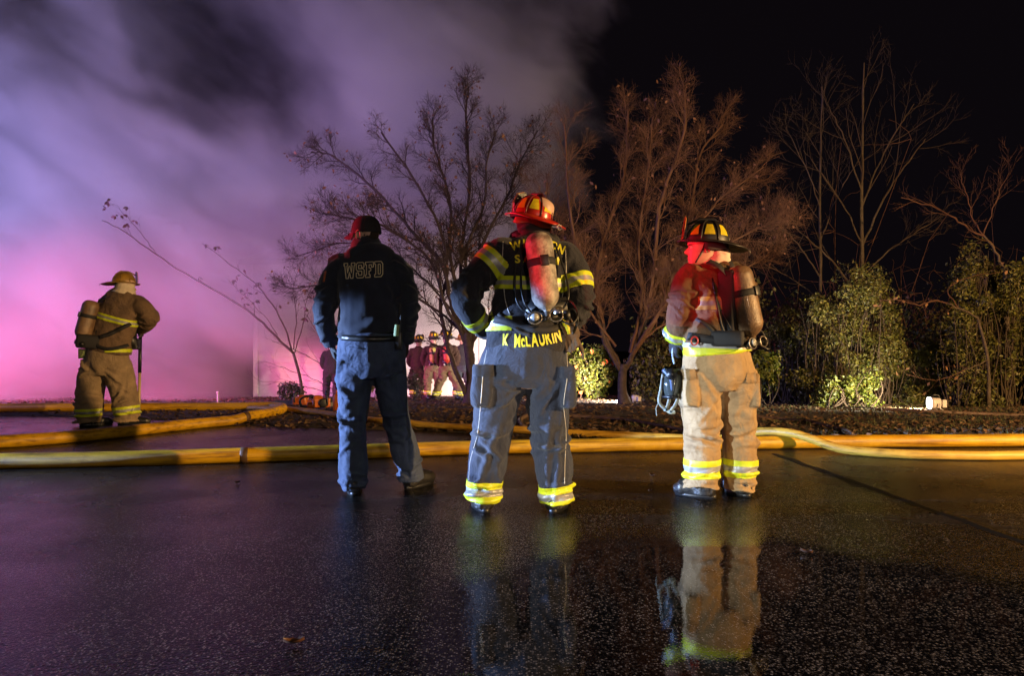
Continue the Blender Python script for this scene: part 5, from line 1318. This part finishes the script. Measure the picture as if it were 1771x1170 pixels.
    for q in ([(1225, 452, -.12), (1245, 462, -.16), (1262, 480, -.15)], [(1256, 450, -.02), (1262, 458, -.08), (1268, 470, -.10)]):
        ribbon(P, [P.J(a, b, c) for a, b, c in q], .026, (0, -.6, .8), BLKS, 'shoulder_strap', pk)
    bp = drape_line(P, ct, [(1190, 582), (1215, 586), (1245, 590), (1275, 588), (1290, 584)], .02, 30, .014)
    if len(bp) > 4: ribbon(P, [tuple(b) for b in bp[::3]], .026, (0, -1, 0), BLKS, 'waist_belt', pk, .014)
    mb = MB(); mb.box(P.J(1257, 522, -.15), (.11, .05, .40), Matrix.Rotation(-.62, 3, 'Z')); mb.build('harness_shade_pad', BLKS, pk, bevel=.02)  # dark pad stands for black harness plus the shadow beside the cylinder
    mb = MB(); mb.box(P.J(1258, 586, -.20), (.20, .06, .10), Matrix.Rotation(-.5, 3, 'Z')); mb.build('belt_pad', BLKS, pk, bevel=.02)
    bp = drape_line(P, ct, [(1204, 552), (1225, 565), (1248, 590)], .02, 20, .008)
    if len(bp) > 4: ribbon(P, [tuple(b) for b in bp[::3]], .011, (0, -1, 0), BLKS, 'pull_strap', pk, .005)
    mb = MB(); c = P.J(1201, 590, -.17)
    for dx, dz, sx, sz in ((-.018, 0, .008, .05), (.018, 0, .008, .05), (0, .022, .044, .008), (0, -.022, .044, .008)): mb.box(c + V((dx, 0, dz)), (sx, .012, sz))
    mb = MB(); mb.tube([c + V((.022 * math.cos(a), 0, .026 * math.sin(a))) for a in [i * math.pi / 8 + .4 for i in range(17)]], .005, 6, cap=False); mb.build('belt_buckle', mat('red_plastic', (.35, .02, .02), .35), pk)
    # the face mask hanging from the hand: a thing of its own
    wr = V(g['arms']['armL'][0][-1]) + P.o
    def Q(px, py, dy=.06): return W(px, py, P.Y + dy)
    top = Q(1163, 606); mk = empty('breathing_mask', Q(1160, 668)); b0 = V(mk.location)
    def q(px, py, dy=.06): return Q(px, py, dy) - b0
    mb = MB(); mb.tube(catmull([tuple(q(1165, 596)), tuple(q(1163, 612)), tuple(q(1166, 630))], 5), .006, 8); mb.build('hanging_strap', mat('pale_blue_strap', (.45, .52, .68), .6), mk)
    # lens: a curved visor; rubber frame round it; nose cup; regulator port; head harness
    mb = MB(); vs = []; n = 14; m = 12
    C = q(1163, 664, .02)
    for i in range(m + 1):
        for j in range(n + 1):
            u = (j / n - .5) * 2; v = (i / m - .5) * 2; wv = (1 - .22 * max(0, -v)) * math.sqrt(max(0, 1 - .35 * v ** 4))
            vs.append(C + V((.072 * u * wv + .012 * v, -.075 * (1 - .8 * u * u) + .02 * v * v, .085 * v)))
    mb.add(vs, [(i * (n + 1) + j, i * (n + 1) + j + 1, (i + 1) * (n + 1) + j + 1, (i + 1) * (n + 1) + j) for i in range(m) for j in range(n)])
    lens = mb.build('lens', mat('smoked_visor', (.05, .06, .055), .08, coat=.6), mk); sd = lens.modifiers.new('t', 'SOLIDIFY'); sd.thickness = .004
    rim = [vs[j] for j in range(n + 1)] + [vs[i * (n + 1) + n] for i in range(1, m + 1)] + [vs[m * (n + 1) + j] for j in range(n - 1, -1, -1)] + [vs[i * (n + 1)] for i in range(m - 1, 0, -1)]
    mb = MB(); mb.tube(rim + rim[:2], .013, 8); mb.build('rubber_frame', BLK, mk)
    mb = MB(); mb.ball(C + V((0, .03, -.01)), (.062, .05, .075), 10); mb.build('face_seal', BLK, mk)
    mb = MB(); mb.tube([C + V((-.02, -.06, .055)), C + V((-.03, -.11, .07))], [.034, .036], 18); mb.tube([C + V((-.03, -.11, .07)), C + V((-.031, -.118, .072))], [.026, .026], 18); mb.build('regulator_port', BLK, mk)
    mb = MB(); mb.tube(catmull([tuple(q(1148, 640, -.02)), tuple(q(1160, 655, -.06)), tuple(q(1163, 676, -.06))], 6), [.016 - .0004 * i for i in range(13)], 8); mb.build('voice_amplifier', mat('blue_grey_plastic', (.10, .14, .22), .25, coat=.5), mk)
    WEB = mat('pale_webbing', (.42, .45, .36), .8, noise_amt=.2)
    for pts in ([(1147, 648), (1144, 670), (1140, 695), (1150, 708)], [(1160, 680), (1156, 698), (1150, 712)], [(1175, 682), (1168, 700), (1158, 714)], [(1150, 708), (1160, 714), (1168, 713)]):
        A = [q(a, b, .0) for a, b in pts]; mm = MB(); ribbon(P, [tuple(v) for v in A], .011, (0, -1, 0), WEB, 'harness_strap', mk, .004)
    mb = MB(); mb.tube(catmull([tuple(q(1140, 696, 0)), tuple(q(1135, 706, 0)), tuple(q(1136, 720, 0))], 5), .003, 5); mb.build('strap_end', WEB, mk)
    tag(mk, 'black breathing mask with pale straps hanging from the right person\'s hand', 'face mask')
person_right()

# ---------------------------------------------------------------- person at left in front of the smoke
def person_left():
    P = Person('person in dirty tan gear and yellow helmet facing the pink smoke', 188, 8.35, 104, 'people standing on the road')
    g = dress(P, dict(tm=DTAN, cm=DTANJ, voxel=.0105, bvox=.0062,
        pelvis=[(188, 603, 33, 0, 26), (186, 618, 36, 0, 28), (184, 635, 38, 0, 28), (184, 650, 27, 0, 22)],
        legL=[(167, 628, 23, 0, 25), (161, 650, 23, .0, 25), (156, 675, 22, .0, 23), (154, 700, 22, -.02, 22), (153, 718, 21, -.03, 21), (153, 731, 20.5, -.03, 20)],
        legR=[(202, 628, 22, 0, 25), (207, 650, 23, .02, 25), (213, 675, 21, .05, 23), (217, 700, 21, .05, 22), (219, 716, 20.5, .04, 21), (219, 729, 20, .04, 20)],
        torso=[(190, 611, 34, 0, 27), (192, 598, 34, 0, 27), (197, 575, 33, .0, 26), (203, 552, 34, .0, 25), (208, 533, 34, .02, 24), (210, 518, 31, .03, 22), (212, 508, 22, .04, 18), (213, 502, 17, .05, 16)],
        armR=[(234, 524, 15, .04), (248, 535, 16, .02), (258, 548, 15, .05), (252, 560, 14, .18), (242, 568, 11.5, .28)],
        armL=[(186, 526, 15, .02), (178, 545, 15, .08), (180, 563, 14, .2), (205, 572, 12, .32), (228, 574, 11, .36)],
        head=(219, 513, .05, (.66, .74, .0)),
        handR=dict(d=(-.5, .3, -.5), palm=(-.6, .3, -.5), sd=-1, curl=1.0, fat=1.25), handL=dict(d=(1, .1, -.1), palm=(0, .2, -1), sd=1, curl=.9, fat=1.25),
        toeL=(.8, .6), toeR=(.9, .35), bootr=.066, bootlen=.33))
    ct, tr = g['coat'], g['trousers']
    leg_band(P, g, 'legL', 713, 13, 0); leg_band(P, g, 'legR', 711.5, 14, -.12)
    tc = g['torso']; body = near_path((tc[0], np.maximum(tc[1], tc[2])), 1.12); armf = [near_path(g['arms'][a], 1.12) for a in g['arms']]
    keep = lambda c: body(c) and not any(f(c) for f in armf)
    P.band(ct, P.J(206, 553), (.28, 0, 1), triple(.075), keep); P.band(ct, P.J(190, 607), (.0, 0, 1), [(-.02, .02, 0)], lambda c: keep(c) and c.x > P.J(196, 0).x)
    mb = MB(); mb.tube(catmull([tuple(P.J(213, 512, .03)), tuple(P.J(215, 506, .04)), tuple(P.J(216, 498, .05)), tuple(P.J(217, 490, .05))], 4), [.15, .148, .145, .14, .134, .128, .122, .118, .115, .112, .110, .107, .102], 18, side=(1, 0, 0)); P.cloth('hood', mb, CREAM, limb_folds([tuple(P.J(213, 511, .03)), tuple(P.J(217, 494, .05))], [.1, .1], P.r, 8, 0, 1, .014, .012, 1, .1), .009, 4, .004, 14)
    h, M = helmet(P, P.J(214, 489.5, .06), (.78, .62, -.06), (-.10, 0, 1), HYEL, .97, None, refl=False, shield=True)
    pk, M2, L = air_pack(P, P.J(160, 520, -.14), P.J(141, 588, -.18), .094, CYL2, (-.75, -.66, 0), detail=False)
    for q in ([(170, 520, -.1), (190, 514, -.08), (202, 516, .05)],): ribbon(P, [P.J(*a) for a in q], .03, (0, -.6, .8), BLKS, 'shoulder_strap', pk)
    bp = drape_line(P, ct, [(172, 584), (190, 578), (210, 568), (226, 560)], .02, 26, .012)
    if len(bp) > 4: ribbon(P, [tuple(b) for b in bp[::3]], .024, (0, -1, 0), BLKS, 'side_strap', pk, .01)
    mb = MB(); mb.box(P.J(160, 592, -.17), (.34, .12, .17), Matrix.Rotation(.5, 3, 'Z') @ Matrix.Rotation(.1, 3, 'Y')); mb.build('belt_pad', BLKS, pk, bevel=.03)
    bp = drape_line(P, ct, [(166, 598), (185, 604), (205, 602), (222, 597)], .02, 26, .012)
    if len(bp) > 4: ribbon(P, [tuple(b) for b in bp[::3]], .02, (0, -1, 0), BLKS, 'waist_belt', pk, .01)
    mb = MB(); mb.box(P.J(152, 612, -.10), (.20, .02, .12), Matrix.Rotation(.45, 3, 'Z')); nt = mb.build('name_tail', mat('olive_tail', (.10, .12, .06), .8, noise_amt=.3), P.root, bevel=.006)
    lettering(P, 'ALG', nt, [(140, 617), (164, 619)], 10, GRN, bold=.02, off=.006)
    mb = MB(); mb.box(P.J(231, 596, .10), (.13, .10, .13)); mb.ball(P.J(228, 590, .06), (.06, .06, .08), 8); mb.tube([P.J(229, 560, .12), P.J(229, 592, .08)], [.05, .055], 10); P.cloth('regulator', mb, BLK, [], .012, 2, 0)
    # the pole tool held upright
    a, b = W(243, 560, P.Y + .32), W(240, 733, P.Y + .14); b.z = .01
    rt = empty('pole_tool', b); mb = MB(); d = (a - b)
    L_ = d.length; d.normalize()
    mb.tube([V((0, 0, 0)), d * L_ * .50], .017, 10); mb.build('handle', mat('pale_yellow_handle', (.55, .42, .18), .5, noise_amt=.2), rt)
    mb = MB(); mb.tube([d * L_ * .50, d * L_ * .86], .021, 10); mb.build('grip_sleeve', BLK, rt)
    mb = MB(); mb.tube([d * L_ * .86, d * L_ * .97, d * L_ * .98, d * L_ * 1.02], [.012, .012, .02, .018], 10); mb.tube([d * L_ * .95 + V((-.04, 0, 0)), d * L_ * .96 + V((.06, 0, .02))], [.012, .006], 8); mb.build('steel_head', BRASS, rt)
    tag(rt, 'pale handled pole tool with black sleeve held by the left person', 'pole tool')
person_left()
# ---------------------------------------------------------------- people far behind by the house
def far_person(label, cx, feet, hpx, coat, trous, helm, seed, face=(0, 1, 0), pack=None, lean=0.0, step=0.0, tape=True, arm=.0):
    g = GP(cx, feet); P = Person(label, cx, g.y, seed, 'people beside the house'); h = hpx
    P.o = V(P.root.location)
    def q(x, z, r, dy=0.0, ry=None): return (cx + x * h + lean * h * z, feet - z * h, r * h, dy) if ry is None else (cx + x * h + lean * h * z, feet - z * h, r * h, dy, ry * h)
    G = dress(P, dict(tm=trous, cm=coat, voxel=.020, bvox=.012, amp=2.6,
        pelvis=[q(0, .54, .115, 0, .085), q(0, .50, .125, 0, .09), q(0, .46, .125, 0, .09), q(0, .42, .09, 0, .07)],
        legL=[q(-.065, .47, .075), q(-.075, .36, .072, .02), q(-.08 - step * .5, .26, .062, .05), q(-.08 - step, .14, .058), q(-.08 - step * 1.4, .055, .056)],
        legR=[q(.065, .47, .075), q(.075, .36, .072, .02), q(.08 + step * .5, .26, .062, .05), q(.08 + step, .14, .058), q(.08 + step * 1.4, .055, .056)],
        torso=[q(0, .50, .12, 0, .09), q(0, .58, .115, 0, .085), q(0, .68, .115, 0, .085), q(0, .76, .115, .0, .08), q(0, .80, .09, 0, .07), q(0, .83, .05, .02, .045), q(0, .86, .042, .03, .04)],
        armL=[q(-.10, .775, .05), q(-.135, .70, .05, -.02), q(-.15, .60, .046, .0), q(-.12 - arm * .3, .53 + arm * .1, .040, .15)],
        armR=[q(.10, .775, .05), q(.135, .70, .05, -.02), q(.15, .60, .046, .0), q(.12 + arm, .53 + arm * .6, .040, .15)],
        head=(cx + lean * h * .9, feet - .845 * h, .02, face), hs=1.0,
        handL=dict(d=(.2, .5, -.8), palm=(1, 0, 0), sd=1), handR=dict(d=(-.2, .5, -.8), palm=(-1, 0, 0), sd=-1),
        toeL=(face[0] - .2, face[1]), toeR=(face[0] + .2, face[1]), bootr=.062))
    if tape:
        leg_band(P, G, 'legL', feet - .10 * h, .055 * h); leg_band(P, G, 'legR', feet - .10 * h, .055 * h)
    helmet(P, P.J(cx + lean * h * .94, feet - .945 * h, .02), face, (0, 0, 1), helm, 1.0, HOOD)
    if pack: air_pack(P, P.J(cx + lean * h * .8 - .02 * h, feet - .80 * h, -.22), P.J(cx + lean * h * .6, feet - .56 * h, -.24), .08, pack, (0, -1, 0), detail=False)
    return P
FARC = mat('sooty_brown_coat', (.05, .033, .02), .9, noise_amt=.4)
FART = mat('sooty_tan_trousers', (.15, .105, .06), .9, noise_amt=.4)
far_person('person by the house wearing a yellow air cylinder, back turned', 748, 691, 113, FARC, FART, HBLK, 201, (-.4, .9, 0), mat('yellow_cylinder', (.5, .42, .10), .5, noise_amt=.4), .02)
far_person('striding person by the house with a red air cylinder', 776, 693, 117, mat('maroon_soot_coat', (.06, .028, .02), .85, noise_amt=.4), FART, HBLK, 202, (-.8, .5, 0), mat('red_cylinder', (.45, .05, .03), .4, noise_amt=.3), -.03, .09)
far_person('person in slate trousers half hidden behind the tree trunk', 800, 691, 112, NAVYJ, NAVY, HYEL, 203, (.3, .9, 0), None, .0, .02)
far_person('person in the dim gap behind the two by the house', 722, 689, 106, mat('maroon_soot_coat', (.06, .028, .02), .85), FARC, HBLK, 204, (.6, .7, 0), None, .02)
far_person('dark clad person beside the cap wearer near the pink wall', 573, 692, 104, NAVYJ, NAVYJ, HBLK, 205, (-.2, 1, 0), None, .0, .0, tape=False)

# ---------------------------------------------------------------- portable scene lights on the grass
GLOW = bpy.data.materials.new('lit_lens'); GLOW.use_nodes = True
_b = GLOW.node_tree.nodes['Principled BSDF']; _b.inputs['Emission Color'].default_value = (1, .95, .85, 1); _b.inputs['Emission Strength'].default_value = 14
def scene_light(label, px, py, yaw, power, cone, aim, s=1.0, color=(1, .86, .62)):
    g = GP(px, py); rt = empty('portable_scene_light', g, yaw)           # local +X is the beam direction
    shell = mat('white_plastic', (.70, .62, .60), .4, noise_amt=.15)
    mb = MB(); mb.tube([V((-.075, 0, .125)) * s, V((-.06, 0, .125)) * s, V((.02, 0, .125)) * s, V((.065, 0, .125)) * s], [.045 * s, .072 * s, .078 * s, .092 * s], 20, side=(0, 1, 0), power=3.0); mb.build('housing', shell, rt)
    mb = MB(); mb.tube([V((.066, 0, .125)) * s, V((.071, 0, .125)) * s], [.082 * s, .080 * s], 20, side=(0, 1, 0), power=3.0); mb.build('lens', GLOW, rt)
    mb = MB(); mb.box(V((-.115, 0, .12)) * s, (.06 * s, .10 * s, .11 * s)); mb.build('battery_pack', shell, rt, smooth=False, bevel=.008)
    for y in (-1, 1):
        mb = MB(); mb.tube([V((-.02, .10 * y, .125)) * s, V((-.03, .105 * y, .06)) * s, V((-.10, .11 * y, .012)) * s, V((.08, .11 * y, .012)) * s], .009 * s, 8); mb.build('foot', shell, rt)
    mb = MB(); mb.tube(catmull([(-.07 * s, 0, .195 * s), (-.05 * s, 0, .235 * s), (.02 * s, 0, .235 * s), (.04 * s, 0, .20 * s)], 5), .009 * s, 8); mb.build('carry_handle', BLK, rt)
    tag(rt, label, 'scene light', 'portable lights on the grass')
    d = V((math.cos(yaw), math.sin(yaw), 0)); lamp('portable_lamp', 'SPOT', g + d * .085 * s + V((0, 0, .125 * s)), aim, power, color, .06, cone, .5)
scene_light('portable floodlight glowing white on the grass at right', 1616, 713, R(172), 1000, 140, W(1380, 690, 11.4), 1.0)
scene_light('small portable floodlight just right of the forked trunk', 1099, 699, R(122), 4800, 78, (-2.6, 19.0, .5), .85, (1, .80, .66))

# ---------------------------------------------------------------- power saws lying on the leaf bed
def saw(label, px, py, yaw, s=1.0):
    g = GP(px, py); rt = empty('power_saw', g, yaw); ORG = mat('orange_saw_plastic', (.62, .14, .015), .35, noise_amt=.35, noise_scale=18, coat=.2)
    mb = MB(); mb.box(V((0, 0, .10)) * s, (.24 * s, .15 * s, .13 * s)); mb.box(V((-.05, 0, .17)) * s, (.12 * s, .12 * s, .07 * s)); mb.tube([V((-.13, 0, .06)) * s, V((-.20, 0, .07)) * s], [.06 * s, .045 * s], 12); b = link('body', solid(mb, .012, 4), ORG, rt)
    mb = MB(); mb.tube(catmull([tuple(V((.07, .085, .08)) * s), tuple(V((.07, .10, .19)) * s), tuple(V((.06, .04, .26)) * s), tuple(V((.06, -.06, .26)) * s), tuple(V((.07, -.10, .16)) * s), tuple(V((.07, -.085, .06)) * s)], 5), .013 * s, 9); mb.build('front_handle', BLK, rt)
    mb = MB(); mb.tube(catmull([tuple(V((-.10, 0, .16)) * s), tuple(V((-.19, 0, .20)) * s), tuple(V((-.29, 0, .15)) * s), tuple(V((-.27, 0, .06)) * s), tuple(V((-.14, 0, .04)) * s)], 5), .016 * s, 9); mb.build('rear_handle', BLK, rt)
    mb = MB(); mb.lathe([(.062 * s, 0), (.066 * s, .006), (.066 * s, .014), (.05 * s, .02)], 18, Matrix.Translation(V((.02, -.077, .10)) * s) @ Matrix.Rotation(R(90), 4, 'X')); mb.build('starter_cover', BLK, rt)
    mb = MB(); k = 20; pr = [(.12, .035), (.48, .032), (.525, .0), (.48, -.032), (.12, -.035)]
    vs = [V((x, y, .075 + z)) * s for y in (-.003, .003) for x, z in pr]; n = len(pr); mb.add(vs, [tuple(range(n - 1, -1, -1)), tuple(range(n, 2 * n))] + [(j, (j + 1) % n, n + (j + 1) % n, n + j) for j in range(n)]); mb.build('guide_bar', BRASS, rt, smooth=False)
    mb = MB(); mb.box(V((.135, 0, .14)) * s, (.02 * s, .11 * s, .07 * s)); mb.build('hand_guard', BLK, rt, bevel=.006, smooth=False)
    tag(rt, label, 'power saw', 'power saws on the leaf bed')
saw('orange power saw lying at the left of the two saws', 520, 704, R(170), .95)
saw('orange power saw lying beside the cap wearer\'s knee', 556, 709, R(20), 1.05)
def fuel_can():
    g = GP(587, 713); rt = empty('fuel_can', g); m = mat('orange_can', (.62, .15, .012), .4, noise_amt=.2)
    mb = MB(); mb.tube([(0, 0, 0), (0, 0, .02), (0, 0, .2), (0, 0, .25), (0, 0, .27)], [.075, .085, .085, .07, .03], 20, power=3.0); mb.build('body', m, rt)
    mb = MB(); mb.tube(catmull([(-.05, 0, .24), (-.03, 0, .31), (.04, 0, .31), (.055, 0, .24)], 5), .01, 8); mb.build('handle', m, rt)
    mb = MB(); mb.tube([(0, 0, .26), (0, 0, .30)], .018, 10); mb.build('cap', BLK, rt); tag(rt, 'orange fuel can standing behind the cap wearer\'s leg', 'fuel can')
fuel_can()
def stub_pipe():
    g = GP(377, 699); rt = empty('stub_pipe', g); mb = MB(); mb.tube([(0, 0, -.05), (0, 0, .21)], .02, 12); mb.build('pipe', mat('grey_pipe', (.4, .38, .4), .5, noise_amt=.2), rt)
    mb = MB(); mb.tube([(0, 0, .205), (0, 0, .245)], .032, 12); mb.build('cap', mat('grey_pipe', (.4, .38, .4)), rt); tag(rt, 'short capped grey pipe sticking up before the smoke', 'pipe')
stub_pipe()
# single leaves lying on the wet road
for i, (px, py, a, s, lb) in enumerate(((508, 1118, .2, .034, 'large brown leaf on the wet road near the bottom edge'), (1124, 853, 1.2, .03, 'small pale leaf on the road left of the tan trousers'), (1128, 826, 2.0, .035, 'small tan leaf on the road above the other one'),
                                (410, 838, .5, .02, 'tiny pale leaf on the road at left'), (1395, 960, 2.5, .028, 'small dark leaf on the wet road at right'))):
    Yd = FPX / (py - HOR); rt_x = (px - 885.5) * Yd / FPX
    mb = MB(); n = 7; vs = []
    for k in range(n + 1):
        t = k / n; w = .42 * math.sin(math.pi * t ** .8) * s * (1 + .18 * math.sin(k * 2.7)); x = (t - .5) * 2 * s; z = .008 + .25 * s * (2 * t - 1) ** 2
        for sg in (-1, 0, 1): vs.append((x * math.cos(a) - sg * w * math.sin(a), x * math.sin(a) + sg * w * math.cos(a), z + (.012 * abs(sg) if sg else 0)))
    mb.add(vs, [(k * 3 + j, k * 3 + j + 1, (k + 1) * 3 + j + 1, (k + 1) * 3 + j) for k in range(n) for j in range(2)])
    o = mb.build('fallen_leaf', mat('road_leaf', (.12, .055, .03), .4, noise_amt=.4, noise_scale=50), loc=(rt_x, Yd, .0)); tag(o, lb, 'leaf', 'leaves on the road')
